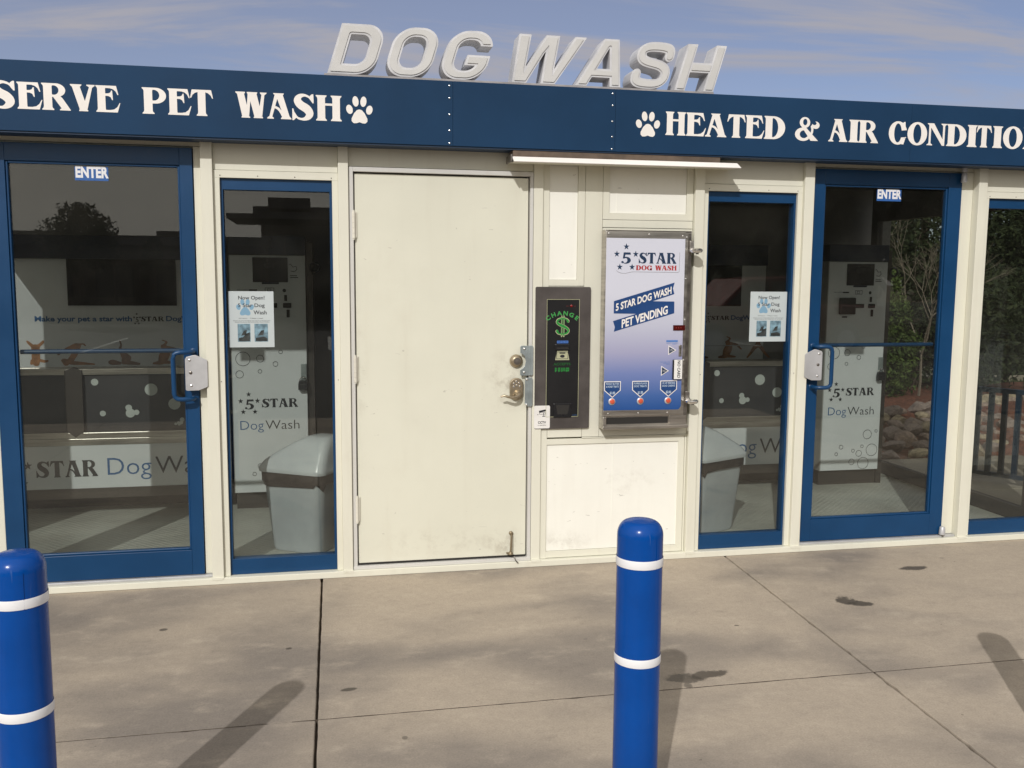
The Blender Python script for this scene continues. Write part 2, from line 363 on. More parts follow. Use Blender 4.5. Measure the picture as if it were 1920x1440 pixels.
def g_E(x, y):
    return U(stem(x, y, .08, .38), d_poly([(.3, 1), (.80, 1), (.88, .66), (.84, .66), (.78, .79), (.68, .87), (.56, .905), (.3, .91)], x, y),
             d_poly([(.3, .70), (.50, .71), (.57, .74), (.61, .82), (.645, .82), (.665, .46), (.635, .46), (.58, .57), (.50, .61), (.3, .62)], x, y),
             d_poly([(.3, 0), (.83, 0), (.94, .36), (.91, .36), (.82, .20), (.70, .11), (.56, .085), (.3, .085)], x, y))
def g_T(x, y):
    return U(stem(x, y, .30, .60, top=False), d_poly([(.07, 1), (.83, 1), (.90, .68), (.86, .68), (.80, .80), (.70, .88), (.58, .915), (.32, .915), (.20, .88), (.10, .80), (.04, .68), (0, .68)], x, y))
def g_H(x, y): return U(stem(x, y, .07, .35), stem(x, y, .62, .90), d_poly([(.3, .60), (.7, .60), (.7, .685), (.3, .685)], x, y))
def g_I(x, y): return stem(x, y, .10, .40)
def g_A(x, y):
    return U(d_poly([(.33, .96), (.46, .90), (.20, .06), (.08, .06)], x, y), d_poly([(.26, 1), (.70, 1), (.69, .965), (.65, .93), (.38, .88), (.33, .93), (.27, .965)], x, y),
             d_poly([(.38, .95), (.65, .95), (.93, .07), (.66, .07), (.64, .20), (.40, .84)], x, y),
             d_poly([(0, 0), (.27, 0), (.27, .035), (.20, .09), (.07, .09), (0, .035)], x, y), d_poly([(.56, 0), (1, 0), (.99, .035), (.93, .1), (.64, .13), (.61, .08), (.56, .035)], x, y),
             d_stroke([(.22, .42, .035), (.34, .45, .045), (.48, .38, .05), (.58, .25, .05), (.66, .12, .06)], x, y))
def g_V(x, y):
    return U(d_poly([(.06, .95), (.37, .95), (.62, .2), (.60, .03), (.36, .03)], x, y), d_poly([(.76, .95), (.88, .95), (.64, .03), (.50, .20)], x, y),
             d_poly([(0, 1), (.45, 1), (.45, .965), (.37, .90), (.08, .90), (0, .965)], x, y), d_poly([(.64, 1), (.97, 1), (.97, .965), (.88, .90), (.76, .90), (.64, .965)], x, y),
             d_poly([(.32, 0), (.68, 0), (.68, .035), (.62, .07), (.36, .07), (.32, .035)], x, y))
def g_W(x, y):
    return U(d_poly([(.05, .95), (.29, .95), (.44, .2), (.42, .03), (.22, .03)], x, y), d_poly([(.42, .95), (.53, .95), (.45, .03), (.37, .3)], x, y),
             d_poly([(.44, .95), (.72, .95), (.88, .2), (.86, .03), (.64, .03)], x, y), d_poly([(.90, .95), (1.0, .95), (.90, .03), (.80, .3)], x, y),
             d_poly([(0, 1), (.33, 1), (.33, .965), (.28, .90), (.07, .90), (0, .965)], x, y), d_poly([(.39, 1), (.75, 1), (.75, .965), (.70, .90), (.43, .90), (.39, .965)], x, y),
             d_poly([(.84, 1), (1.07, 1), (1.07, .965), (1.0, .90), (.90, .90), (.84, .965)], x, y),
             d_poly([(.19, 0), (.49, 0), (.49, .035), (.44, .07), (.22, .07), (.19, .035)], x, y), d_poly([(.61, 0), (.93, 0), (.93, .035), (.89, .07), (.64, .07), (.61, .035)], x, y))
def g_S(x, y):
    return U(d_stroke([(.70, .72, .02), (.60, .88, .035), (.42, .95, .05), (.25, .89, .09), (.19, .74, .13), (.30, .58, .15), (.50, .45, .155), (.61, .28, .135), (.55, .13, .10), (.38, .05, .05), (.18, .10, .035), (.07, .28, .02)], x, y),
             d_poly([(.62, .93), (.70, 1), (.75, 1), (.76, .66), (.71, .66), (.68, .80)], x, y), d_poly([(.0, .44), (.04, .44), (.10, .20), (.14, .10), (.05, 0), (.0, 0)], x, y))
def bowl(x, y, cx, cy, rx, ry, ix, iy, irx, iry, x0):
    o = np.maximum(d_ell(cx, cy, rx, ry, x, y), x0 - x); o = U(o, d_poly([(x0, cy - ry), (cx, cy - ry), (cx, cy + ry), (x0, cy + ry)], x, y))
    return SUB(o, U(np.maximum(d_ell(ix, iy, irx, iry, x, y), .37 - x)))
def g_R(x, y):
    return U(stem(x, y, .08, .37), bowl(x, y, .50, .745, .33, .255, .43, .745, .17, .175, .3), d_poly([(.40, .54), (.62, .55), (.72, .46), (.97, .06), (1.0, 0), (.62, 0), (.62, .035), (.68, .075), (.40, .50)], x, y))
def g_P(x, y): return U(stem(x, y, .08, .37), bowl(x, y, .48, .70, .36, .30, .42, .715, .19, .205, .3))
def g_D(x, y): return U(stem(x, y, .08, .37), bowl(x, y, .42, .5, .50, .5, .38, .5, .24, .42, .3))
def g_O(x, y): return SUB(d_ell(.5, .5, .49, .515, x, y), d_ell(.5, .5, .20, .42, x, y))
def g_C(x, y):
    o = SUB(g_O(x, y), d_poly([(.58, .60), (1.2, .66), (1.2, .34), (.58, .30)], x, y))
    o = SUB(o, d_poly([(.84, .30), (1.2, .30), (1.2, -.2), (.80, -.2)], x, y))
    return U(o, d_poly([(.70, .93), (.84, 1.0), (.88, 1.0), (.90, .64), (.86, .64), (.78, .80)], x, y), d_poly([(.66, .02), (.82, .0), (.93, .33), (.90, .34), (.76, .14)], x, y))
def g_N(x, y):
    return U(stem(x, y, .12, .22, .09, top=False), stem(x, y, .82, .92, .09, bot=False), d_poly([(.04, 1), (.36, 1), (.92, .13), (.92, 0), (.80, 0), (.14, .92), (.04, .965)], x, y))
def g_amp(x, y):
    u = SUB(d_ell(.40, .78, .22, .235, x, y), d_ell(.41, .80, .09, .14, x, y)); l = SUB(d_ell(.34, .27, .34, .29, x, y), d_ell(.37, .27, .17, .17, x, y))
    l = SUB(l, d_poly([(.30, .30), (.62, .02), (1, .3), (1, 1), (.5, .6)], x, y))
    return U(u, l, d_poly([(.20, .70), (.40, .62), (.98, 0), (.66, 0)], x, y), d_stroke([(.50, .08, .06), (.66, .25, .05), (.72, .45, .045), (.70, .62, .05)], x, y),
             SUB(d_ell(.86, .68, .16, .16, x, y), d_ell(.80, .76, .09, .075, x, y)))
def g_5(x, y):
    b = SUB(SUB(d_ell(.34, .30, .36, .31, x, y), d_ell(.26, .30, .18, .23, x, y)), d_poly([(-.2, .16), (.2, .2), (.2, .62), (-.2, .9)], x, y))
    return U(d_poly([(.16, 1), (.66, 1), (.70, .80), (.28, .80)], x, y), d_poly([(.16, 1), (.30, .84), (.22, .46), (.10, .46)], x, y), b, d_ell(.08, .13, .09, .10, x, y), d_poly([(.11, .46), (.34, .61), (.36, .50), (.16, .44)], x, y))
def star_loop(): return [[(math.sin(R(i * 36)) * (1 if i % 2 == 0 else .40), math.cos(R(i * 36)) * (1 if i % 2 == 0 else .40)) for i in range(10)]]
SERIF = {'E': g_E, 'T': g_T, 'H': g_H, 'I': g_I, 'A': g_A, 'V': g_V, 'W': g_W, 'S': g_S, 'R': g_R, 'P': g_P, 'D': g_D, 'O': g_O, 'C': g_C, 'N': g_N, '&': g_amp, '5': g_5}
_gc = {}
def glyph(ch):
    if ch not in _gc: _gc[ch] = fill(contour(SERIF[ch], -.1, 1.15, -.05, 1.05))
    return _gc[ch]
STAR = fill(star_loop())
WID = {'S': .72, 'T': .80, 'A': .92, 'R': .90, '5': .70, 'D': .90, 'O': .92, 'G': .9, 'W': 1.15, 'H': .9, 'E': .82, 'P': .78, 'N': .95}
def serif_word(mb, s, x0, x1, z0, cap, y, m=0, gap=.04):
    tot = sum(WID[c] if c != ' ' else .45 for c in s) + gap * (len(s) - 1); k = (x1 - x0) / tot; x = x0
    for c in s:
        if c != ' ':
            put(mb, glyph(c if c != 'G' else 'C'), x, x + WID[c] * k, z0, z0 + cap, y, m=m)
            if c == 'G': mb.prism([(x + .5 * k, z0), (x + .9 * k, z0), (x + .9 * k, z0 + cap * .45), (x + .6 * k, z0 + cap * .45)], y, y + .0003, m)
            x += (WID[c] + gap) * k
        else: x += (.45 + gap) * k
def logo(mb, x0, x1, z0, z1, y, m=0):
    """star logo: five stars round a 5, then STAR"""
    W_, H_ = x1 - x0, z1 - z0; k = H_
    for a, b in ((.27, .90), (.05, .61), (.52, .61), (.12, .10), (.41, .10)):
        cx_, cz_ = x0 + a * k, z0 + b * H_; r = .105 * k
        put(mb, STAR, cx_ - r, cx_ + r, cz_ - r, cz_ + r, y, m=m)
    put(mb, glyph('5'), x0 + .17 * k, x0 + .40 * k, z0 + .18 * H_, z0 + .62 * H_, y, m=m)
    serif_word(mb, 'STAR', x0 + .60 * k, x1, z0 + .26 * H_, .40 * H_, y, m)
def paw(x, y):
    return U(d_ell(.13, .50, .125, .165, x, y, 20), d_ell(.37, .79, .12, .185, x, y, 8), d_ell(.68, .79, .12, .185, x, y, -8), d_ell(.91, .50, .125, .165, x, y, -20),
             SUB(U(d_poly([(.52, .48), (.44, .46), (.34, .36), (.24, .18), (.24, .10), (.30, .045), (.40, .05), (.52, .09), (.64, .05), (.74, .045), (.80, .10), (.80, .18), (.70, .36), (.60, .46)], x, y) - .03), x * 0 + 9))
PAW = fill(contour(paw, -.1, 1.1, -.05, 1.05))
# sans outline for the roof letters
def h_D(x, y): return SUB(U(d_rbox(0, .86, 0, 1, .36, x, y), d_poly([(0, 0), (.4, 0), (.4, 1), (0, 1)], x, y)), U(d_rbox(.23, .62, .205, .795, .17, x, y), d_poly([(.23, .205), (.4, .205), (.4, .795), (.23, .795)], x, y)))
def h_O(x, y): return SUB(d_rbox(0, .88, 0, 1, .38, x, y), d_rbox(.225, .655, .185, .815, .18, x, y))
def h_G(x, y):
    o = SUB(h_O(x, y), d_poly([(.45, .70), (1.2, .70), (1.2, .50), (.45, .50)], x, y))
    return U(SUB(o, d_poly([(.5, .51), (.7, .51), (.7, .3), (.5, .3)], x, y)), d_poly([(.46, .50), (.86, .50), (.86, .05), (.70, .0), (.65, .32), (.46, .32)], x, y)) if False else U(o, d_poly([(.44, .51), (.88, .51), (.88, .30), (.44, .30)], x, y), d_poly([(.645, .30), (.88, .30), (.88, .40), (.645, .40)], x, y))
def h_W(x, y):
    return U(d_poly([(0, 1), (.25, 1), (.33, .30), (.43, 0), (.14, 0)], x, y), d_poly([(.30, .25), (.56, 1), (.82, 1), (.62, .62), (.43, 0), (.26, 0)], x, y),
             d_poly([(.60, 1), (.84, 1), (.92, .30), (1.02, 0), (.73, 0)], x, y), d_poly([(.90, .25), (1.16, 1), (1.40, 1), (1.02, 0), (.86, 0)], x, y))
def h_A(x, y): return SUB(U(d_poly([(0, 0), (.36, 1), (.70, 1), (1.02, 0), (.78, 0), (.53, .82), (.25, 0)], x, y), d_poly([(.2, .19), (.86, .19), (.75, .37), (.26, .37)], x, y)), x * 0 + 9)
def h_S(x, y):
    return d_stroke([(.76, .70, .105), (.73, .84, .105), (.58, .895, .105), (.28, .895, .105), (.125, .82, .105), (.125, .67, .105), (.26, .575, .105), (.60, .50, .105), (.755, .38, .105), (.755, .20, .105), (.60, .105, .105), (.28, .105, .105), (.13, .17, .105), (.105, .31, .105)], x, y)
def h_H(x, y): return U(d_poly([(0, 0), (.23, 0), (.23, 1), (0, 1)], x, y), d_poly([(.65, 0), (.88, 0), (.88, 1), (.65, 1)], x, y), d_poly([(.2, .40), (.7, .40), (.7, .61), (.2, .61)], x, y))

# ================================================================== SETTING: ground, pavement
def concrete_mat(name, base, dark, light, stains=()):
    m = bpy.data.materials.new(name); m.use_nodes = True; t = m.node_tree; b = t.nodes['Principled BSDF']
    c = N(t, 'ShaderNodeTexCoord'); co = c.outputs['Object']
    def noise(s, d=6, r=.6, st=(1, 1, 1), dist=0):
        mm = N(t, 'ShaderNodeMapping'); t.links.new(co, mm.inputs[0]); mm.inputs['Scale'].default_value = st
        n = N(t, 'ShaderNodeTexNoise', ins={'Scale': s, 'Detail': d, 'Roughness': r, 'Distortion': dist}); t.links.new(mm.outputs[0], n.inputs['Vector']); return n.outputs[0]
    big = noise(1.05, 3, .5, (0.8, 1.25, 1), .3); mid = noise(4.5, 7, .62, (1, 1.6, 1)); fine = noise(26, 8, .75); sp = noise(140, 3, .6)
    col = mixc(t, maprange(t, big, .33, .60), dark, base)
    col = mixc(t, mathn(t, 'MULTIPLY', maprange(t, mid, .5, .78), .55), col, light)
    col = mixc(t, mathn(t, 'MULTIPLY', maprange(t, mid, .45, .22), .35), col, tuple(v * .72 for v in dark))
    col = mixc(t, .34, col, mixc(t, fine, (.25, .25, .25), (.85, .83, .8)), 'OVERLAY')
    col = mixc(t, .42, col, mixc(t, sp, (.2, .2, .2), (.85, .85, .85)), 'OVERLAY')
    spk = noise(38, 2, .5); spk2 = noise(3.2, 2, .5)
    col = mixc(t, mathn(t, 'MULTIPLY', mathn(t, 'MULTIPLY', maprange(t, spk, .74, .78), .6), maprange(t, spk2, .45, .6)), col, (.08, .065, .05))
    crk = noise(7, 6, .7, (1, 1, 1), 1.5)
    col = mixc(t, mathn(t, 'MULTIPLY', maprange(t, mathn(t, 'ABSOLUTE', mathn(t, 'SUBTRACT', crk, .5)), .012, .0), .16), col, (.12, .10, .08))
    rough = None
    if stains:
        wn = noise(17, 4, .6); wn2 = noise(60, 4, .6)
        for (sx, sy, rx, ry, rot, darkness, irr) in stains:
            v = N(t, 'ShaderNodeMapping', vector_type='TEXTURE'); t.links.new(co, v.inputs[0])
            v.inputs['Location'].default_value = (sx, sy, 0); v.inputs['Rotation'].default_value = (0, 0, R(rot)); v.inputs['Scale'].default_value = (rx, ry, 1000)
            L = N(t, 'ShaderNodeVectorMath', operation='LENGTH'); t.links.new(v.outputs[0], L.inputs[0])
            q = mathn(t, 'ADD', mathn(t, 'ADD', L.outputs['Value'], mathn(t, 'MULTIPLY', mathn(t, 'SUBTRACT', wn, .5), irr * 4)), mathn(t, 'MULTIPLY', mathn(t, 'SUBTRACT', wn2, .5), irr * 1.6))
            msk = maprange(t, q, 1.22, .82)
            col = mixc(t, mathn(t, 'MULTIPLY', msk, darkness), col, (.055, .045, .035))
            r_ = mathn(t, 'MULTIPLY', msk, .45)
            rough = r_ if rough is None else mathn(t, 'MAXIMUM', rough, r_)
    t.links.new(col, b.inputs['Base Color'])
    if rough is not None: t.links.new(mathn(t, 'SUBTRACT', .88, rough), b.inputs['Roughness'])
    else: b.inputs['Roughness'].default_value = .88
    b.inputs['Specular IOR Level'].default_value = .3
    bp = N(t, 'ShaderNodeBump', ins={'Strength': .22, 'Distance': .004}); t.links.new(mathn(t, 'ADD', fine, mathn(t, 'MULTIPLY', sp, .6)), bp.inputs['Height']); t.links.new(bp.outputs[0], b.inputs['Normal'])
    return m
STAINS = [(2.36, -.83, .045, .06, -25, .85, .55), (2.41, -.885, .055, .03, 0, .85, .5), (3.02, -.42, .08, .035, 0, .85, .35), (1.33, -1.515, .085, .030, 6, .80, .40), (1.22, -1.535, .07, .040, -10, .75, .45), (1.215, -1.60, .018, .02, 0, .6, .3),
          (-.09, -1.39, .03, .014, 10, .85, .12), (-.33, -.94, .013, .010, 20, .8, .05), (-.89, -.62, .018, .016, 0, .75, .12), (1.68, -1.04, .012, .006, 0, .8, .1), (.95, -1.07, .010, .004, 0, .8, .1),
          (.09, -1.81, .010, .012, 0, .6, .15), (2.95, -1.60, .03, .006, 5, .6, .1), (3.30, -.28, .012, .01, 0, .5, .1), (.86, .0, .02, .02, 0, .4, .1)]
CONC = concrete_mat('worn_concrete', (.395, .336, .268), (.222, .195, .169), (.485, .418, .335), STAINS)
CONC2 = concrete_mat('plain_concrete', (.33, .29, .24), (.26, .23, .20), (.40, .36, .30))
GAP = mat('joint_filler', (.06, .045, .032), .9, var=.4, scale=40)
pave = MB().box(-7.2, 5.0, -5.6, 0.05, -.14, -.022).build('pavement', GAP, kind='structure')
colx = [(-7.2, 0), (-4.75, 0), (-2.48, .0), (-.19, .012), (2.084, .046), (4.36, .03), (5.0, 0)]      # x at y=0 and its drift per metre towards the camera
rowy = [.03, -1.62, -3.32, -5.6]
gapx = [.004, .003, .003, .0038, .0036, .003, .003]
def xj(i, y): return colx[i][0] - colx[i][1] * abs(min(y, 0)) * (1 if i != 3 else 1)
def jag(a, b, inward, n, amp):
    a, b = Vector(a), Vector(b); out = []
    for k in range(n):
        p = a.lerp(b, k / n); j = abs(random.gauss(0, amp)) if 0 < k < n else 0
        if random.random() < .05: j += random.uniform(.002, .005)
        out.append(p + Vector(inward) * j)
    return out
for i in range(len(colx) - 1):
    for j in range(len(rowy) - 1):
        y1, y0 = rowy[j], rowy[j + 1]; g0, g1 = gapx[i], gapx[i + 1]; gy = .0034
        near = y0 > -3.4 and i in (1, 2, 3, 4)
        n = 46 if near else 4; am = .0012 if near else 0
        c = [(xj(i, y0) + g0, y0 + gy), (xj(i + 1, y0) - g1, y0 + gy), (xj(i + 1, y1) - g1, y1 - gy), (xj(i, y1) + g0, y1 - gy)]
        P = jag(c[0], c[1], (0, 1), n, am) + jag(c[1], c[2], (-1, 0), n, am) + jag(c[2], c[3], (0, -1), n, am) + jag(c[3], c[0], (1, 0), n, am)
        nn = len(P); top = random.uniform(-.0012, 0)
        cen = Vector(((c[0][0] + c[2][0]) / 2, (c[0][1] + c[2][1]) / 2)); mb = MB()
        def inset(p, d):
            q = Vector(p); q.x += d if q.x < cen.x - (c[1][0] - c[0][0]) / 2 + .05 else 0; q.x -= d if q.x > cen.x + (c[1][0] - c[0][0]) / 2 - .05 else 0
            q.y += d * .12 if q.y < cen.y - (y1 - y0) / 2 + .05 else 0; q.y -= d * .12 if q.y > cen.y + (y1 - y0) / 2 - .05 else 0; return q
        rings = [[(p.x, p.y, -.10) for p in P], [(p.x, p.y, top - .006) for p in P], [(*inset(p, .0015), top - .0015) for p in P], [(*inset(p, .0042), top) for p in P]]
        v = sum(rings, []); f = []
        for k in range(3):
            for q in range(nn): f.append((k * nn + q, k * nn + (q + 1) % nn, (k + 1) * nn + (q + 1) % nn, (k + 1) * nn + q))
        f.append(tuple(3 * nn + q for q in range(nn))); mb.add(v, f); mb.build('concrete_slab', CONC, pave)

# dirt packed in the tooled joint, broken up along its length
mb = MB(); x = -4.6
while x < 4.8:
    L_ = random.uniform(.05, .22); dens = .985
    if random.random() < dens:
        n = 6; lo = [(x + L_ * k / n, -1.62 - random.uniform(.0015, .0036)) for k in range(n + 1)]; hi = [(x + L_ * k / n, -1.62 + random.uniform(.0015, .0036)) for k in range(n, -1, -1)]
        P = lo + hi; m_ = len(P); mb.add([(a, b, -.0215) for a, b in P] + [(a, b, -.0012) for a, b in P], [tuple(range(m_, 2 * m_))] + [(i, (i + 1) % m_, (i + 1) % m_ + m_, i + m_) for i in range(m_)])
    x += L_
mb.build('joint_dirt', GAP, pave, kind='stuff')
GR = mat('dry_ground', (.16, .13, .09), .95, var=.35, scale=.6, bump=.3, bscale=8)
MB().box(-260, 260, -260, 320, -.9, -.16).build('ground', GR, kind='structure')
ASPH = concrete_mat('asphalt', (.075, .072, .068), (.05, .048, .046), (.11, .105, .10))
MB().box(-60, 60, -60, -5.62, -.4, -.13).build('parking_lot', ASPH, kind='structure')
mb = MB()
for k in range(-8, 9): mb.box(k * 2.7 - .05, k * 2.7 + .05, -22, -17, -.13, -.126)
mb.build('parking_line', mat('road_paint', (.7, .7, .66), .7), None, kind='structure')
# walk beside the building, planting bed, street behind
sw = MB().box(4.46, 6.1, .06, 2.45, -.14, -.03).build('walkway', GAP, kind='structure')
for (a, b, c_, d) in [(4.47, 6.1, .07, 1.22), (4.47, 6.1, 1.226, 2.44), (5.004, 6.4, -1.62, .066)]:
    bx('concrete_slab', CONC2, sw, a, b, c_, d, -.12, -.004, bevel=.006)
MULCH = mat('red_mulch', (.17, .065, .042), .95, var=.5, scale=22, bump=1.0, bscale=40)
bed = MB(); nx, ny = 34, 24
vs = []
for i in range(nx + 1):
    for j in range(ny + 1):
        X = 4.2 + i * .25; Y = 2.3 + j * .17; e = min(1, max(0, j - 2) / 9)
        vs.append((X, Y, -.05 + e * .22 + .03 * math.sin(X * 3.1) * math.cos(Y * 2.3) + random.uniform(-.02, .02)))
bed.add(vs, [(i * (ny + 1) + j, (i + 1) * (ny + 1) + j, (i + 1) * (ny + 1) + j + 1, i * (ny + 1) + j + 1) for i in range(nx) for j in range(ny)])
bed.build('mulch_bed', MULCH, kind='structure', smooth=True)
GRASS = mat('grass_green', (.075, .10, .03), .9, var=.4, scale=5)
gb = MB().box(3.5, 16, 5.6, 7.4, -.15, .06); gb.build('lawn', GRASS, kind='structure')
gm = MB()
for k in range(5200):
    x = random.uniform(5.2, 12); y = random.uniform(5.6, 7.4); h = random.uniform(.04, .10); a = random.uniform(0, 6.28); dx, dy = .012 * math.cos(a), .012 * math.sin(a)
    gm.add([(x - dx, y - dy, .055), (x + dx, y + dy, .055), (x + random.uniform(-.03, .03), y + random.uniform(-.03, .03), .06 + h)], [(0, 1, 2)])
gm.build('grass', GRASS, kind='stuff', label='short green grass strip beyond the red mulch and rocks', cat='grass')
st = MB().box(-10, 60, 7.42, 15, -.15, .03).build('street', concrete_mat('street_concrete', (.22, .21, .19), (.17, .16, .15), (.28, .27, .25)), kind='structure')
mb = MB().box(-10, 60, 7.40, 7.55, -.15, .14).build('kerb', CONC2, kind='structure')

# ================================================================== BUILDING
B = thing('dog_wash_building', (.9, .9, 0), 'low cream self-serve dog wash building with blue framed glass doors', 'building')
XL, XR = -2.62, 4.42
bx('sill', WALL, B, XL, XR, -.03, .10, 0.0, .034, bevel=.003)
bx('backing_wall', DARK, B, -.10, 1.87, .055, .10, .034, 2.5, bevel=0)
bx('floor', mat('diamond_plate_floor', (.50, .51, .47), .42, .25, var=.12, scale=3, bump=.0), B, XL + .02, XR - .02, .10, 2.16, 0, .05, bevel=0)
fl = MATS['diamond_plate_floor'].node_tree; bsd = fl.nodes['Principled BSDF']
c = N(fl, 'ShaderNodeTexCoord'); mm = N(fl, 'ShaderNodeMapping'); fl.links.new(c.outputs['Object'], mm.inputs[0]); mm.inputs['Rotation'].default_value = (0, 0, R(45)); mm.inputs['Scale'].default_value = (32, 32, 32)
br = N(fl, 'ShaderNodeTexVoronoi', feature='F1', ins={'Scale': 1.0, 'Randomness': .12}); fl.links.new(mm.outputs[0], br.inputs['Vector'])
bp = N(fl, 'ShaderNodeBump', ins={'Strength': .9, 'Distance': .008}); fl.links.new(br.outputs['Distance'], bp.inputs['Height']); fl.links.new(bp.outputs[0], bsd.inputs['Normal'])
bx('ceiling', INWALL, B, XL + .02, XR - .02, .06, 2.16, 2.30, 2.36, bevel=0)
bx('roof', mat('roof_membrane', (.5, .5, .48), .8), B, XL, XR, .0, 2.2, 2.40, 2.50)
bx('rear_wall', INWALL, B, XL, XR, 2.08, 2.18, .05, 2.30, bevel=0)
bx('partition', INDARK, B, -.07, -.03, .10, 2.08, .05, 2.30, bevel=0)
bx('partition', INDARK, B, 1.85, 1.89, .10, 2.08, .05, 2.30, bevel=0)
# facade: narrow pilasters
for a, b in [(-2.50, -2.44), (-1.852, -1.794), (-.742, -.6855), (-.0795, -.028), (.937, .989), (1.837, 1.892), (2.486, 2.545), (3.588, 3.645), (4.235, 4.29)]:
    bx('pilaster', WALL, B, a, b, -.0125 if a == .937 else -.026, .055, .026, 2.30, bevel=.003)
for a, b in [(-1.852, -1.794), (-.742, -.6855), (-.0795, -.028), (.937, .989), (1.837, 1.892), (2.486, 2.545), (3.588, 3.645)]:
    P = [(a + (b - a) * k / 7 + random.uniform(-.003, .003), .024 + random.uniform(-.004, .003)) for k in range(8)]
    MB().prism(P + [(b + .002, .038), (a - .002, .038)], -.0325, -.0255 if a != .937 else -.012).build('caulk_bead', WALL, B, bevel=.001)
# wall strips between units (gaps of 2 mm read as seams)
Z1 = 2.30
def strip(a, b, c_, d, y=0.0, m=None, name='trim'): return bx(name, m or WALL, B, a + .001, b - .001, y, .055, c_ + .001, d - .001, bevel=.001)
for a, b in [(-2.44, -1.852), (-.6855, -.0795), (1.892, 2.486), (3.645, 4.235)]: strip(a, b, 2.102, Z1)
strip(XL, -2.50, .034, Z1); strip(4.29, XR, .034, Z1)
for x in (XL, XR - .05):                                   # outer corner posts
    bx('corner_post', WALL, B, x, x + .05, .057, .12, .034, Z1)
# glass door surrounds (set back)
for a, b in [(-1.794, -.742), (2.545, 3.588)]:
    bx('door_header', WALL, B, a + .001, b - .001, .028, .10, 2.215, Z1)
dl, dr = (-1.719, -.784), (2.570, 3.505)
for a, b in [(-1.794, -1.722), (-.781, -.742), (2.545, 2.567), (3.508, 3.588)]:
    bx('door_jamb', WALL, B, a + .001, b - .001, .026, .10, .047, 2.213)
for a, b in [(-1.794, -.742), (2.545, 3.588)]: bx('threshold', ALU, B, a + .002, b - .002, -.005, .10, .0345, .0455)

# windows: trim, blue frame, pane
def window(x0, x1, screws=True):
    z0, z1 = .033, 2.063
    t = MB(); a, b = x0 - .031, x1 + .0305
    t.box(a, b, -.006, .04, z1 + .001, 2.101); t.box(a, x0 - .0005, -.006, .04, .035, z1 + .001); t.box(x1 + .0005, b, -.006, .04, .035, z1 + .001)
    tr = t.build('window_trim', WALL, B, bevel=.0015)
    f = MB(); f.box(x0, x1, .012, .07, z1 - .055, z1); f.box(x0, x1, .012, .07, .0355, .117)
    f.box(x0, x0 + .0125, .012, .07, .117, z1 - .055); f.box(x1 - .0125, x1, .012, .07, .117, z1 - .055)
    fr = f.build('window_frame', BLUE, B, bevel=.001)
    MB().box(x0 + .010, x1 - .010, .040, .046, .112, z1 - .050).build('pane', GLASS, fr)
    for k in range(4):
        MB().lathe([(.0028, 0), (.0028, .0015), (.001, .0025)], (x0 + .002 + k * (x1 - x0 - .004) / 3, -.006, z1 + .012), 8, 'y').build('screw', DSTEEL, tr)
    for xx in (a + .012, b - .012):
        MB().lathe([(.0026, 0), (.0026, .0015), (.001, .0025)], (xx, -.006, 1.05), 8, 'y').build('screw', DSTEEL, tr)
for a, b in [(-2.403, -1.859 - .024), (-.654, -.110), (1.908 + .016, 2.452), (3.678 - .002, 4.203)]:
    pass
window(-2.409, -1.883); window(-.654, -.110); window(1.9235 - .001, 2.455); window(3.676, 4.204)
# side walls with glass
for x, s in ((XL, 0), (XR, 1)):
    x0, x1 = (x + .12, x + .17) if s == 0 else (x - .24, x - .19)
    zt_ = 2.09 if s == 0 else 2.045; f = MB(); f.box(x0, x1, .10, 1.98, .05, .145); f.box(x0, x1, .10, 1.98, zt_, 2.30); f.box(x0, x1, 1.90, 1.98, .145, zt_)
    if s == 0: f.box(x0, x1, .10, .80, .145, zt_); f.box(x0, x1, .88, .955, .145, zt_)  # unseen left front part closed solid, added to cut the sun on the back panel
    else: f.box(x0, x1, .10, .16, .145, zt_)
    sf = f.build('side_window_frame', INDARK, B, bevel=.001)
    for a, b in (((.80, .88), (.955, 1.90)) if s == 0 else ((.16, 1.90),)): MB().box(x0 + .02, x0 + .026, a, b, .145, 2.045).build('pane', GLASS2, sf)

# centre service door
df = MB(); df.box(-.026, -.004, -.012, .05, .034, 2.135); df.box(.918, .935, -.012, .05, .034, 2.135); df.box(-.004, .918, -.012, .05, 2.112, 2.135)
df.box(-.026, .935, -.018, .05, .0345, .052)
df.box(-.004, .004, .03, .05, .052, 2.112); df.box(.910, .918, .03, .05, .052, 2.112)
df.build('door_frame', JAMB, B, bevel=.002)
strip(-.028, .937, 2.137, Z1)
door = MB().box(0.003, .911, .006, .048, .062, 2.104).build('service_door', DOORP, B, bevel=.0025)
bx('door_sweep', DARK, door, .004, .910, .004, .03, .0535, .064, bevel=0)
for z in (1.846, 1.105, .36):
    h = MB()
    for k in range(5): h.lathe([(.0085, 0), (.0085, .0255)], (-.0035, -.008, z - .07 + k * .027), 12)
    h.lathe([(.006, 0), (.006, .150)], (-.0035, -.008, z - .077), 10); h.box(-.003, .012, -.002, .006, z - .065, z + .065)
    h.build('hinge', mat('painted_hinge', (.72, .69, .60), .4), door, smooth=True)
gp = [(.868, 1.217), (.872, 1.221), (.934, 1.221), (.9385, 1.215), (.9385, 1.066), (.934, 1.060), (.872, 1.060), (.868, 1.066), (.868, 1.092), (.880, 1.098), (.893, 1.112), (.899, 1.138), (.893, 1.163), (.880, 1.176), (.868, 1.182)]
g = MB().prism(gp, -.0235, -.0205).build('latch_guard', ZINC, door, bevel=.001)
g2 = MB().prism([(.895, 1.041), (.899, 1.049), (.933, 1.049), (.9375, 1.042), (.9375, .898), (.930, .891), (.902, .893), (.895, .902)], -.0235, -.0205).build('latch_guard', ZINC, door, bevel=.001)
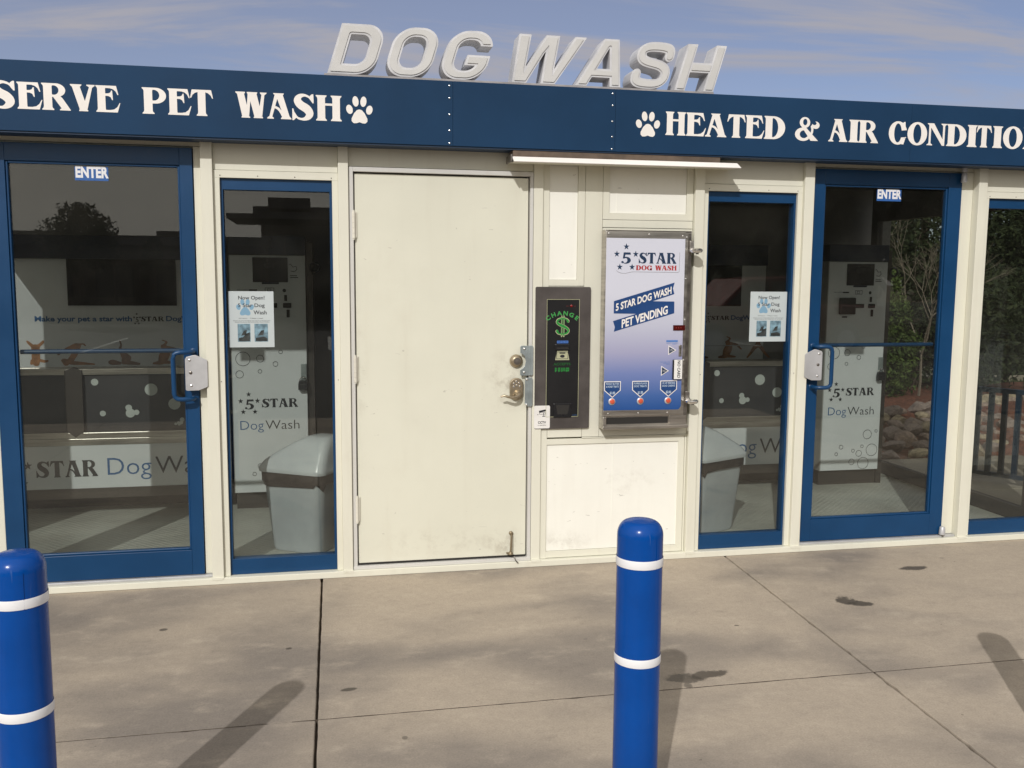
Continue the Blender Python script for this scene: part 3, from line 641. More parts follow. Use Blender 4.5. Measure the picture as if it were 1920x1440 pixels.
bx('guard_rib', ZINC, g, .917, .925, -.0255, -.0235, 1.062, 1.219, bevel=.001); bx('guard_rib', ZINC, g2, .915, .922, -.0255, -.0235, .895, 1.046, bevel=.001)
for gg, x, z in ((g, .889, 1.205), (g, .889, 1.079), (g2, .905, 1.040), (g2, .903, .903)):
    MB().lathe([(.0075, 0), (.0070, .003), (.004, .006), (.001, .007)], (x, -.0235, z), 14, 'y').build('bolt', CHROME, gg, smooth=True)
db = MB().lathe([(.036, 0), (.036, .006), (.031, .016), (.022, .022), (.021, .0225)], (.851, .006, 1.137), 28, 'y').build('deadbolt', NICKEL, door, smooth=True)
MB().lathe([(.0195, 0), (.0185, .003), (.012, .0032), (.011, .005), (.004, .0055)], (.853, -.0165, 1.137), 20, 'y').build('lock_cylinder', DSTEEL, db, smooth=True)
kp = []
for k in range(25): a = math.pi * k / 24; kp.append((.852 + .037 * math.cos(a), 1.012 + .034 * math.sin(a)))
for k in range(25): a = math.pi + math.pi * k / 24; kp.append((.852 + .037 * math.cos(a), .958 + .034 * math.sin(a)))
kl = MB().prism(kp, -.010, .006).build('keypad_lock', NICKEL, door, bevel=.005, seg=3)
for x, z in ((.850, 1.027), (.837, 1.016), (.865, 1.018), (.852, 1.006), (.836, .999), (.869, 1.000)):
    MB().lathe([(.0062, 0), (.0055, .0025), (.002, .0032)], (x, -.010, z), 12, 'y').build('key_button', CHROME, kl, smooth=True)
MB().lathe([(.021, 0), (.020, .010), (.016, .018), (.013, .028), (.012, .03)], (.858, -.010, .962), 22, 'y').tube([(.858, -.038, .957), (.842, -.050, .948), (.820, -.055, .945), (.795, -.055, .951), (.775, -.052, .957), (.757, -.048, .950)], [.011, .009, .0075, .007, .006, .004], 10).build('lever_handle', NICKEL, kl, smooth=True)
ds = MB().lathe([(.0115, 0), (.0115, .010), (.006, .014)], (.829, .006, .188), 14, 'y').tube([(.829, -.012, .185), (.826, -.020, .150), (.823, -.026, .11), (.821, -.028, .088)], .0055, 8)
ds.lathe([(.014, 0), (.013, .009), (.007, .016)], (.821, -.028, .078), 12).box(.800, .812, -.030, -.010, .080, .086)
ds.build('door_holder', mat('weathered_brass', (.24, .19, .12), .45, .6), door, smooth=True)
MB().tube([(.842, -.019, .062), (.848, -.034, .045), (.862, -.036, .028)], .0035, 6).build('holder_tip', DSTEEL, door)

# wall between service door and right-hand window
strip(.989, 1.026, .034, Z1)
wp = lambda a, b, c_, d: bx('wall_panel', PANEL, B, a, b, .008, .054, c_, d, bevel=0)
strip(1.182, 1.222, 1.540, Z1); strip(1.222, 1.320, .713, Z1); strip(1.320, 1.358, 1.897, Z1); strip(1.797, 1.836, 1.897, Z1)
wp(1.0265, 1.1815, 1.5735, Z1); wp(1.3585, 1.7965, 1.9335, Z1)
def mitre(P, m=WALL, y=.001):
    MB().prism(P, y, .054).build('trim', m, B, bevel=.0008)
mitre([(1.0275, 1.5725), (1.1805, 1.5725), (1.2205, 1.540), (.9905, 1.540)])
mitre([(1.3595, 1.9325), (1.7955, 1.9325), (1.835, 1.898), (1.3215, 1.898)])
strip(1.320, 1.836, 1.855, 1.897); strip(1.026, 1.222, .713, 1.538, m=WALL); strip(1.320, 1.836, .713, 1.854)
wp(1.0265, 1.788, .0755, .6715)
mitre([(1.0275, .6735), (1.787, .6735), (1.822, .705), (.991, .705)]); mitre([(.991, .037), (1.822, .037), (1.787, .0735), (1.0275, .0735)])
mitre([(1.0265, .6745), (1.0265, .0725), (.990, .036), (.990, .706)], y=.002); mitre([(1.788, .6745), (1.788, .0725), (1.8235, .036), (1.8235, .706)], y=.002)
strip(1.825, 1.836, .034, .713)
bx('panel_batten', PANEL, B, 1.403, 1.409, .0065, .010, .076, .671, bevel=0); bx('panel_batten', PANEL, B, 1.399, 1.404, .0065, .010, 1.934, Z1, bevel=0)
bx('flashing', WALL, B, 1.222, 1.836, -.004, .0, .707, .7125, bevel=0)
bx('soffit', SOFFIT, B, XL, XR, -.128, -.002, 2.248, 2.262, bevel=0)

# glass doors
def glass_door(x0, x1, hinge_left, enter_x):
    hs, ls = .085, .060
    a, b = (x0 + hs, x1 - ls) if hinge_left else (x0 + ls, x1 - hs)
    z0, z1 = .048, 2.205; y0, y1 = .014, .060
    f = MB(); f.box(x0, a, y0, y1, z0, z1); f.box(b, x1, y0, y1, z0, z1); f.box(a, b, y0, y1, z0, .178); f.box(a, b, y0, y1, z1 - .085, z1)
    d = f.build('glass_door', BLUE, B, bevel=.002)
    s = MB(); w_ = .011                                    # glazing beads
    for (p, q, r, t_) in ((a, a + w_, .178, z1 - .085), (b - w_, b, .178, z1 - .085)): s.box(p, q, .022, .050, r, t_)
    s.box(a + w_, b - w_, .022, .050, .178, .178 + w_); s.box(a + w_, b - w_, .022, .050, z1 - .085 - w_, z1 - .085)
    s.build('glazing_bead', BLUE, d, bevel=.003)
    MB().box(a + .004, b - .004, .036, .042, .184, z1 - .09).build('pane', GLASS, d)
    MB().tube([(a + .01, .072, 1.203), (b - .01, .072, 1.203)], .0115, 10).build('push_bar', BLUE, d, smooth=True)
    L = 1 if hinge_left else -1; mx = lambda x: x if hinge_left else 1.7915 - x
    P = [(-.806, .015, 1.203), (-.810, -.022, 1.203), (-.826, -.038, 1.203), (-.860, -.044, 1.203), (-.880, -.045, 1.200), (-.892, -.045, 1.190), (-.896, -.045, 1.172), (-.896, -.045, .997), (-.892, -.045, .980), (-.880, -.045, .970), (-.860, -.044, .967), (-.826, -.038, .967), (-.810, -.022, .967), (-.806, .015, .967)]
    h = MB().tube([(mx(p[0]), p[1], p[2]) for p in P], .0115, 14)
    for z in (1.203, .967): h.lathe([(.017, 0), (.017, .004), (.013, .007)], (mx(-.806), .014, z), 16, 'y')
    h.build('pull_handle', BLUE, d, smooth=True)
    G = [(-.842, 1.166), (-.836, 1.178), (-.800, 1.188), (-.790, 1.188), (-.739, 1.164), (-.735, 1.158), (-.735, 1.034), (-.739, 1.026), (-.780, 1.010), (-.836, 1.009), (-.842, 1.014)]
    gd = MB().prism([(mx(p[0]), p[1]) for p in G], -.034, -.0295); 
    gd.box(*sorted((mx(-.735), mx(-.739))), -.0295, .01 if False else -.027, 1.034, 1.158)
    o = gd.build('lock_guard', ALU, d, bevel=.0015)
    MB().box(*sorted((mx(-.838), mx(-.80))), -.0295, .014, 1.02, 1.17).build('guard_spacer', DSTEEL, d)
    for x, z, r in ((-.816, 1.100, .0085), (-.814, 1.035, .0065), (-.820, 1.163, .0065)):
        MB().lathe([(r, 0), (r * .9, .003), (r * .4, .005)], (mx(x), -.034, z), 14, 'y').build('bolt', CHROME if r < .008 else DSTEEL, o, smooth=True)
    px = x0 - .003 if hinge_left else x1 + .003
    MB().lathe([(.016, 0), (.017, .004), (.014, .050), (.012, .053)], (px - .012 * (1 if not hinge_left else -1), -.012, 2.150), 18).lathe([(.0145, 0), (.0165, .010), (.0165, .026)], (px - .012 * (1 if not hinge_left else -1), -.012, 2.207), 18).build('pivot_hinge', ALU, d, smooth=True)
    MB().lathe([(.019, 0), (.019, .006), (.0155, .044), (.013, .047)], (px - (0.01 if not hinge_left else -.01), -.004, .052), 18).build('pivot_hinge', ALU, d, smooth=True)
    MB().box(px - .012, px - .002, -.010, .0, .036, .052).build('pivot_bracket', DSTEEL, d)
    return d
glass_door(*dl, True, 0); glass_door(*dr, False, 0)

# ================================================================== FASCIA SIGN
FS = thing('fascia_sign', (.9, -.137, 2.4), 'long navy fascia board with white PET WASH and HEATED & AIR lettering', 'sign')
for a, b in ((-2.75, -1.80), (-1.798, .4885), (.4895, 1.3375), (1.3385, 3.05), (3.051, 4.60)):
    bx('fascia_board', NAVY, FS, a, b, -.137, .0, 2.2375 + .0006 * random.random(), 2.5535, bevel=.0012)
bx('fascia_cap', mat('dark_navy_edge', (.012, .035, .08), .5), FS, -2.75, 4.6, -.130, -.002, 2.230, 2.2372, bevel=0)
for x in (.472, 1.321):
    for z in (2.530, 2.470, 2.390, 2.312, 2.244 + .006): MB().lathe([(.0048, 0), (.0042, .002), (.002, .003)], (x, -.137, z), 10, 'y').build('rivet', CHROME, FS, smooth=True)
LT = [('S', -2.55, -2.46, 0), ('E', -2.45, -2.34, 0), ('E', -1.5195, -1.413, 0), ('R', -1.415, -1.292, 0), ('V', -1.292, -1.185, 0), ('E', -1.182, -1.076, 0), ('P', -.979, -.872, 0), ('E', -.865, -.759, 0), ('T', -.764, -.660, 0), ('W', -.557, -.413, 0), ('A', -.412, -.298, 0), ('S', -.294, -.192, 0), ('H', -.182, -.059, 0),
      ('S', -1.640, -1.528, 0), ('H', 1.612, 1.724, 1), ('E', 1.727, 1.838, 1), ('A', 1.833, 1.955, 1), ('T', 1.958, 2.062, 1), ('E', 2.062, 2.171, 1), ('D', 2.170, 2.292, 1), ('&', 2.351, 2.494, 1), ('A', 2.549, 2.664, 1), ('I', 2.671, 2.730, 1), ('R', 2.730, 2.850, 1),
      ('C', 2.913, 3.023, 1), ('O', 3.028, 3.150, 1), ('N', 3.150, 3.272, 1), ('D', 3.273, 3.398, 1), ('I', 3.404, 3.466, 1), ('T', 3.462, 3.560, 1), ('I', 3.567, 3.630, 1), ('O', 3.634, 3.760, 1), ('N', 3.765, 3.885, 1), ('E', 3.89, 3.995, 1), ('D', 4.0, 4.12, 1)]
for ch, a, b, r in LT:
    z0 = 2.336 - .0035 * r; z1 = 2.4565 - .004 * r; e = .003 if ch in 'OCS&' else 0
    mb = MB(); put(mb, glyph(ch), a, b, z0 - e, z1 + e, -.1380); mb.build('letter', WHITE, FS)
for a, b, c_, d in ((-.037, .091, 2.330, 2.459), (1.449, 1.581, 2.320, 2.447)):
    mb = MB(); put(mb, PAW, a, b, c_, d, -.1380); mb.build('paw_mark', WHITE, FS)

# ================================================================== DOG WASH roof letters
DS = thing('dog_wash_sign', (.9, -.07, 2.554), 'row of raised white italic DOG WASH letters above the navy fascia', 'sign')
bx('sign_rail', RAILM, DS, -.14, 1.885, -.118, .010, 2.554, 2.5665, bevel=.001)
for fn, a, b in ((h_D, -.124, .147), (h_O, .166, .419), (h_G, .436, .694), (h_W, .793, 1.183), (h_A, 1.126, 1.366), (h_S, 1.420, 1.663), (h_H, 1.664, 1.951)):
    loops = contour(fn, -.05, 1.45, -.02, 1.02)
    sh = lambda L: [[(p[0] + .29 * p[1], p[1]) for p in q] for q in L]
    lo = sh(loops); allp = np.vstack([np.array(q) for q in lo]); ax, bxx, az, bz = allp[:, 0].min(), allp[:, 0].max(), allp[:, 1].min(), allp[:, 1].max()
    zb, zt = 2.5668, 2.806
    mb = MB(); put(mb, fill(lo, .05), a, b, zb, zt, -.118, .010)
    L = mb.build('letter', RET, DS)
    # slightly inset translucent face panel and thin trim edge
    inner = contour(lambda x, y: fn(x, y) + .042, -.05, 1.45, -.02, 1.02); li = sh(inner)
    P = [np.array(q) for q in li]; k = (b - a) / (bxx - ax); kz = (zt - zb) / (bz - az)
    sc_ = [np.stack([a + (q[:, 0] - ax) * k, zb + (q[:, 1] - az) * kz], 1) for q in P]
    v, f = fill([q.tolist() for q in sc_], .0025); mb = MB()
    mb.add(np.stack([v[:, 0], -.1195 - np.where(v[:, 2] > 0, .003, -.001), v[:, 1]], 1), f); mb.build('letter_face', FACE, L)

# ================================================================== canopy lip under the fascia
AW = thing('canopy', (1.4, -.08, 2.17), 'narrow white sheet canopy over the change and vending machines', 'canopy')
c1 = MB(); v = [(.792, -.138, 2.196), (2.022, -.138, 2.199), (2.034, -.166, 2.172), (.798, -.166, 2.169)]
v2 = [(p[0], p[1] + .004, p[2] - .003) for p in v]
c1.add(v + v2, [(3, 2, 1, 0), (4, 5, 6, 7), (0, 1, 5, 4), (1, 2, 6, 5), (2, 3, 7, 6), (3, 0, 4, 7)]); c1.build('front_lip', WHITE, AW)
c2 = MB(); c2.add([(.799, -.1625, 2.1665), (2.033, -.1625, 2.169), (2.033, -.001, 2.179), (.799, -.001, 2.176), (.799, -.1625, 2.1695), (2.033, -.1625, 2.172), (2.033, -.001, 2.182), (.799, -.001, 2.179)], [(3, 2, 1, 0), (4, 5, 6, 7), (0, 1, 5, 4), (1, 2, 6, 5), (2, 3, 7, 6), (3, 0, 4, 7)]); c2.build('canopy_sheet', WALL, AW)
bx('shade_gap_plate', SOFFIT, AW, .80, 1.93, -.126, -.03, 2.186, 2.229, bevel=.002)  # dark brown plate standing in for the shade in the gap above the lip
bx('bracket', DSTEEL, AW, .784, .792, -.150, -.02, 2.17, 2.205, bevel=.001)

# ================================================================== change machine
CM = thing('change_machine', (1.1, 0, 1.15), 'tall dark wall-mounted change machine with green dollar sign', 'change machine')
BEZ = mat('brown_grey_bezel', (.072, .062, .058), .45, var=.2, scale=7, bump=.03)
GREEN = mat('green_print', (.02, .26, .045), .4, var=.1); PALE = mat('pale_gold_print', (.42, .42, .26), .4); GREEND = mat('dark_green_print', (.01, .10, .02), .4)
rr = contour(lambda x, y: d_rbox(0, .307, 0, .769, .008, x, y), 0, .307, 0, .769, h=.004, eps=.0002)
mb = MB(); put(mb, fill(rr, .01), .950, 1.257, .765, 1.535, -.014, .0); mb.build('bezel', BEZ, CM)
def outline(m_, x0, x1, z0, z1, t_, y): m_.box(x0, x1, y, y + .0006, z0, z0 + t_).box(x0, x1, y, y + .0006, z1 - t_, z1).box(x0, x0 + t_, y, y + .0006, z0 + t_, z1 - t_).box(x1 - t_, x1, y, y + .0006, z0 + t_, z1 - t_)
fp = MB().box(1.013, 1.195, -.0155, -.0142, .830, 1.469).build('face_plate', mat('black_face', (.010, .010, .011), .35), CM)
mb = MB(); outline(mb, 1.013, 1.195, .830, 1.469, .0022, -.0162); mb.build('border_print', PALE, fp)
def arctext(body, cx_, cz, r, a0, a1, cap, y, m_, bold):
    n = len(body)
    for i, ch in enumerate(body):
        a = R(a0 + (a1 - a0) * i / (n - 1)); v, f = text2d(ch, bold); v[:, 0] -= (v[:, 0].min() + v[:, 0].max()) / 2; k = cap / CAP
        X, Z = v[:, 0] * k * 1.15, v[:, 1] * k; c_, s_ = math.cos(a), math.sin(a)
        px, pz = cx_ + r * math.sin(a), cz + r * math.cos(a); XX = px + X * c_ + Z * s_; ZZ = pz - X * s_ + Z * c_
        m_.add(np.stack([XX, np.full_like(XX, y), ZZ], 1), [q if _ccw(XX, ZZ, q) else q[::-1] for q in f])
mb = MB(); arctext('CHANGE', 1.100, 1.262, .122, -37, 37, .021, -.0160, mb, .035); mb.build('change_lettering', mat('bright_green_print', (.08, .36, .10), .4), fp)
mb = MB(); arctext('CHANGE', 1.100, 1.262, .1222, -37, 37, .0205, -.0164, mb, -.012); mb.build('change_lettering', GREEN, fp)
def dollar(x, y): return U(d_stroke([(.80, .76, .065), (.72, .86, .035), (.50, .91, .03), (.24, .84, .045), (.17, .70, .055), (.34, .57, .06), (.62, .47, .06), (.82, .32, .055), (.76, .16, .045), (.50, .09, .03), (.25, .14, .035), (.17, .25, .07)], x, y), d_poly([(.42, 1.02), (.46, 1.02), (.46, -.02), (.42, -.02)], x, y), d_poly([(.54, 1.02), (.58, 1.02), (.58, -.02), (.54, -.02)], x, y))
mb = MB(); put(mb, fill(contour(lambda x, y: dollar(x, y) - .015, 0, 1, -.05, 1.05)), 1.062, 1.141, 1.266, 1.381, -.0160); mb.build('dollar_sign', PALE, fp)
mb = MB(); put(mb, fill(contour(dollar, 0, 1, -.05, 1.05)), 1.065, 1.138, 1.270, 1.377, -.0164); mb.build('dollar_sign', GREEN, fp)
mb = MB().box(1.071, 1.134, -.0162, -.0155, 1.232, 1.246).build('blue_label', mat('light_blue_print', (.06, .16, .48), .4), fp)
mb = MB(); text(mb, 'INSERT BILL HERE', 1.075, 1.130, 1.2365, .0055, -.0166, m=0); mb.build('label_text', INKD, fp)
sl = MB().box(1.060, 1.141, -.024, -.0155, 1.194, 1.228).build('bill_slot', BLACK, fp, bevel=.003)
MB().box(1.067, 1.134, -.0246, -.0238, 1.203, 1.210).build('slot_mouth', DARK, sl)
bl = MB().prism([(1.073, 1.191), (1.132, 1.191), (1.141, 1.141), (1.062, 1.141)], -.0168, -.0156).build('bill_picture', mat('bill_green', (.42, .42, .27), .5, var=.1), fp)
mb = MB(); outline(mb, 1.069, 1.134, 1.147, 1.186, .0022, -.0172); put(mb, fill([arc(0, 0, 1, .7, 0, 345, 20)]), 1.089, 1.115, 1.154, 1.170, -.0173); mb.box(1.086, 1.118, -.0174, -.0168, 1.176, 1.182); mb.build('bill_print', INKD, bl)
mb = MB(); text(mb, 'ACCEPTS', 1.053, 1.148, 1.113, .0125, -.0162, .02); mb.build('accepts_lettering', GREEND, fp)
mb = MB(); text(mb, '$1 $5 $10 $20', 1.061, 1.141, 1.080, .019, -.0162, .03); mb.build('amount_lettering', GREEN, fp)
tr = MB().box(1.056, 1.156, -.021, -.0155, .827, .905).build('coin_cup', BLACK, fp, bevel=.004)
MB().prism([(1.068, .896), (1.144, .896), (1.134, .845), (1.078, .845)], -.0216, -.0209).build('cup_mouth', DARK, tr)
MB().lathe([(.0075, 0), (.006, .004), (.002, .006)], (1.149, -.0155, 1.433), 14, 'y').build('status_light', mat('dark_red_lens', (.22, .008, .008), .2), fp, smooth=True)
mb = MB(); text(mb, 'OUT OF', 1.120, 1.135, 1.430, .004, -.0162); text(mb, 'USE', 1.162, 1.172, 1.430, .004, -.0162); mb.build('status_text', mat('dim_red_print', (.25, .03, .02), .4), fp)
mb = MB(); text(mb, 'COINS', 1.160, 1.188, .836, .005, -.0162); mb.build('coin_text', INKB, fp)
CT = thing('cctv_sticker', (.99, -.014, .83), 'small white CCTV sticker on lower corner of change machine', 'sign')
rr = contour(lambda x, y: d_rbox(0, .088, 0, .125, .008, x, y), 0, .088, 0, .125, h=.002, eps=.0001)
mb = MB(); put(mb, fill(rr, .01), .9485, 1.0365, .769, .894, -.0158, -.0142); ct = mb.build('sticker_face', mat('white_plastic', (.78, .76, .73), .4), CT)
mb = MB().prism([(.975, .866), (1.012, .873), (1.014, .863), (.977, .856)], -.0163, -.0159).prism([(1.000, .856), (1.004, .856), (1.003, .838), (1.001, .838)], -.0163, -.0159).box(.994, 1.010, -.0163, -.0159, .834, .838)
outline(mb, .978, 1.012, .846, .857, .0015, -.0163); mb.prism([(.965, .845), (.972, .842), (.971, .848)], -.0163, -.0159)
text(mb, 'CCTV', .970, 1.015, .796, .012, -.0164, .03); text(mb, 'in operation', .969, 1.016, .785, .005, -.0164, .01); mb.build('camera_print', INKD, ct)

# ================================================================== vending machine
VM = thing('vending_machine', (1.56, 0, 1.3), 'flat stainless wall vending machine with white to blue pet vending front', 'vending machine')
body = MB().box(1.3165, 1.806, -.066, .0, .764, 1.840).build('cabinet', STEEL, VM, bevel=.002)
dp = MB().box(1.3185, 1.768, -.078, -.0665, .836, 1.832).build('cabinet_door', STEEL, VM, bevel=.002)
bx('edge_channel', DSTEEL, body, 1.786, 1.8035, -.0705, -.0665, .79, 1.825, bevel=.001); bx('top_channel', DSTEEL, body, 1.33, 1.80, -.0725, -.0665, 1.8335, 1.8385, bevel=.001)
gm_ = bpy.data.materials.new('vending_front_print'); gm_.use_nodes = True; t = gm_.node_tree; b = t.nodes['Principled BSDF']; b.inputs['Roughness'].default_value = .35
c = N(t, 'ShaderNodeTexCoord'); sp = N(t, 'ShaderNodeSeparateXYZ'); t.links.new(c.outputs['Object'], sp.inputs[0])
cr = N(t, 'ShaderNodeValToRGB'); t.links.new(maprange(t, sp.outputs[2], .868 - 1.3, 1.50 - 1.3, smooth=False), cr.inputs[0])
el = cr.color_ramp.elements; el[0].position = 0; el[0].color = (.015, .075, .27, 1); el[1].position = 1; el[1].color = (.62, .63, .72, 1)
for p_, c_ in ((.12, (.05, .12, .34, 1)), (.32, (.17, .22, .45, 1)), (.50, (.36, .36, .52, 1)), (.72, (.50, .51, .62, 1))):
    e = el.new(p_); e.color = c_
t.links.new(cr.outputs[0], b.inputs['Base Color'])
fr = MB().prism([(1.3195, .869), (1.745, .866), (1.752, .868), (1.764, .884), (1.764, 1.7965), (1.3195, 1.7965)], -.0788, -.0779).build('front_print', gm_, dp)
Y0 = -.0794
mb = MB()
for x, z in ((1.431, 1.753), (1.3785, 1.714), (1.484, 1.714), (1.396, 1.645), (1.465, 1.645)): put(mb, STAR, x - .0165, x + .0165, z - .0165, z + .0165, Y0)
put(mb, glyph('5'), 1.404, 1.457, 1.661, 1.721, Y0); serif_word(mb, 'STAR', 1.502, 1.716, 1.663, .058, Y0); mb.build('logo_lettering', INKN, fr)
mb = MB(); serif_word(mb, 'DOG WASH', 1.487, 1.718, 1.627, .026, Y0); mb.build('logo_lettering', mat('red_print', (.42, .03, .03), .4), fr)
mb = MB().tube([(1.378, -.079, 1.625), (1.388, -.079, 1.616), (1.408, -.079, 1.610), (1.43, -.079, 1.610), (1.455, -.079, 1.616), (1.472, -.079, 1.618), (1.728, -.079, 1.617), (1.733, -.079, 1.622), (1.734, -.079, 1.724)], .0011, 5); mb.build('logo_edge', mat('grey_edge', (.3, .3, .32), .4), fr)
mb = MB().prism([(1.367, 1.461), (1.709, 1.562), (1.700, 1.531), (1.709, 1.500), (1.586, 1.461), (1.710, 1.4595), (1.711, 1.396), (1.370, 1.297), (1.375, 1.322), (1.364, 1.354), (1.495, 1.393), (1.3675, 1.395)], -.0796, -.0789); rb = mb.build('ribbon_banner', mat('ribbon_blue', (.012, .055, .19), .4), fr)
mb = MB(); text(mb, '5 STAR DOG WASH', 1.378, 1.692, 1.409, .036, -.0802, .03, slope=.300); mb.build('ribbon_lettering', WHITE, rb); mb = MB(); text(mb, 'PET VENDING', 1.413, 1.673, 1.318, .042, -.0802, .03, slope=.295); mb.build('ribbon_lettering', WHITE, rb)
dd = MB().box(1.707, 1.775, -.082, -.0789, 1.302, 1.331).build('price_display', mat('dark_red_glass', (.07, .006, .005), .12), dp)
mb = MB()
for k in range(3): mb.box(1.722 + k * .014, 1.725 + k * .014, -.0826, -.0819, 1.315, 1.318)
mb.build('display_dot', mat('red_print2', (.6, .1, .08), .4), dd)
LB = mat('sky_blue_print', (.08, .20, .50), .4)
mb = MB().box(1.670, 1.736, -.0795, -.0789, 1.239, 1.249); text(mb, 'EXACT CHANGE', 1.672, 1.735, 1.2305, .005, Y0, .01); text(mb, 'ONLY', 1.705, 1.728, 1.2245, .004, Y0, .01)
for k, z in enumerate((1.128, 1.121, 1.114)): text(mb, ['INSERT CREDIT CARD', 'SWIPE DOWN', 'AND OUT'][k], 1.636 + k * .018, 1.694, z, .0035, Y0, .01)
mb.build('small_print', LB, fr)
for a, b_, c_, d in ((1.683, 1.729, 1.168, 1.221), (1.644, 1.689, 1.054, 1.109)):
    e = MB().prism([(a, c_), (a, d), (b_, (c_ + d) / 2)], -.0798, -.0789).build('arrow_mark', WHITE, fr)
    k = .0040; e2 = MB().prism([(a + k, c_ + k * 1.7), (a + k, d - k * 1.7), (b_ - k * 2, (c_ + d) / 2)], -.0806, -.0799); e2.build('arrow_fill', INKN, fr)
    mb = MB(); text(mb, 'INSERT', a + .008, a + .027, (c_ + d) / 2 + .0015, .0035, -.0810); text(mb, 'COINS' if a > 1.66 else 'CARD', a + .008, a + .027, (c_ + d) / 2 - .005, .0035, -.0810); mb.build('small_print', WHITE, fr)
cs = MB().box(1.742, 1.760, -.083, -.0789, 1.160, 1.223).build('coin_slot', STEEL, dp, bevel=.003)
MB().box(1.7495, 1.7525, -.0836, -.0828, 1.175, 1.208).build('slot_mouth', DARK, cs)
cr_ = MB().box(1.7075, 1.762, -.092, -.0789, 1.035, 1.143).build('card_reader', BLACK, dp, bevel=.004)
pp = MB().box(1.714, 1.7605, -.0935, -.0921, 1.0365, 1.1425).build('taped_note', mat('white_note', (.8, .79, .76), .5), cr_)
v, f = text2d('NO CARD', .02); X = 1.733 + v[:, 1] / CAP * .016; Z = 1.138 - (v[:, 0] - v[:, 0].min()) / (v[:, 0].max() - v[:, 0].min()) * .095
mb = MB(); mb.add(np.stack([X, np.full_like(X, -.0942), Z], 1), [q if _ccw(X, Z, q) else q[::-1] for q in f]); mb.build('note_lettering', INKD, cr_)
for (a, b_), tx in (((1.321, 1.415), ('PEANUT BUTTER', '& HONEY TREATS', '$1.00')), ((1.480, 1.575), ('PUMPKIN FLAVOR', 'DOG TREATS', '$1.00')), ((1.641, 1.738), ('14"-18" MERTENS', 'DOG CHEWS', '$2.00'))):
    sh_ = lambda e, yy: MB().prism([(a + e, 1.028 - e), (b_ - e, 1.028 - e), (b_ - e, .978 + e * .4), ((a + b_) / 2, .938 + e * 1.3), (a + e, .978 + e * .4)], yy - .0006, yy)
    sh_(0, -.0792).build('price_shield', WHITE, fr); sh_(.0045, -.0798).build('shield_fill', mat('ribbon_blue', (0, 0, 0)), fr)
    mb = MB(); c_ = (a + b_) / 2
    text(mb, tx[0], a + .011, b_ - .011, 1.009, .010, -.0808, .02); text(mb, tx[1], a + .012, b_ - .012, .994, .010, -.0808, .02); text(mb, tx[2], c_ - .015, c_ + .015, .958, .013, -.0808, .03); mb.build('price_lettering', mat('pale_blue_print', (.50, .60, .72), .4), fr)
for x in (1.366, 1.528, 1.687):
    r1 = MB().lathe([(.0195, 0), (.0195, .003), (.015, .006), (.0145, .0062)], (x, -.0788, .917), 22, 'y').build('button_ring', ALU, dp, smooth=True)
    MB().lathe([(.0135, 0), (.0135, .004), (.011, .006), (.003, .0065)], (x, -.085, .9185), 18, 'y').build('button_cap', mat('orange_red_button', (.62, .10, .05), .3), r1, smooth=True)
for x, z in ((1.333, 1.820), (1.558, 1.818), (1.750, 1.812), (1.347, .851), (1.518, .851), (1.687, .850)): MB().lathe([(.0042, 0), (.0038, .002), (.0015, .003)], (x, -.078, z), 10, 'y').build('rivet', CHROME, dp, smooth=True)
for z in (1.806, 1.583, 1.360, 1.138, .915): MB().lathe([(.0045, 0), (.004, .002), (.0015, .003)], (1.7775, -.0665, z), 10, 'y').build('rivet', CHROME, body, smooth=True)
MB().box(1.336, 1.695, -.0680, -.0655, .791, .827).build('chute', DARK, body)
MB().box(1.3165, 1.806, -.090, -.0665, .764, .782).box(1.3165, 1.3345, -.088, -.0665, .782, .834).build('chute_tray', STEEL, body, bevel=.002)
MB().box(1.7, 1.80, -.074, -.0665, .784, .832).build('chute_flap', STEEL, body, bevel=.001)
for z in (1.737, .915):
    h = MB().box(1.790, 1.812, -.082, -.0665, z - .012, z + .05).build('hasp', STEEL, VM, bevel=.002)
    MB().lathe([(.012, -.015), (.030, -.011), (.036, -.003), (.036, .003), (.030, .010), (.010, .014)], (1.818, -.100, z - .002), 24, 'z').build('disc_padlock', CHROME, VM, smooth=True)
    MB().lathe([(.008, 0), (.008, .006)], (1.828, -.094, z - .022), 12).build('lock_core', DSTEEL, h)

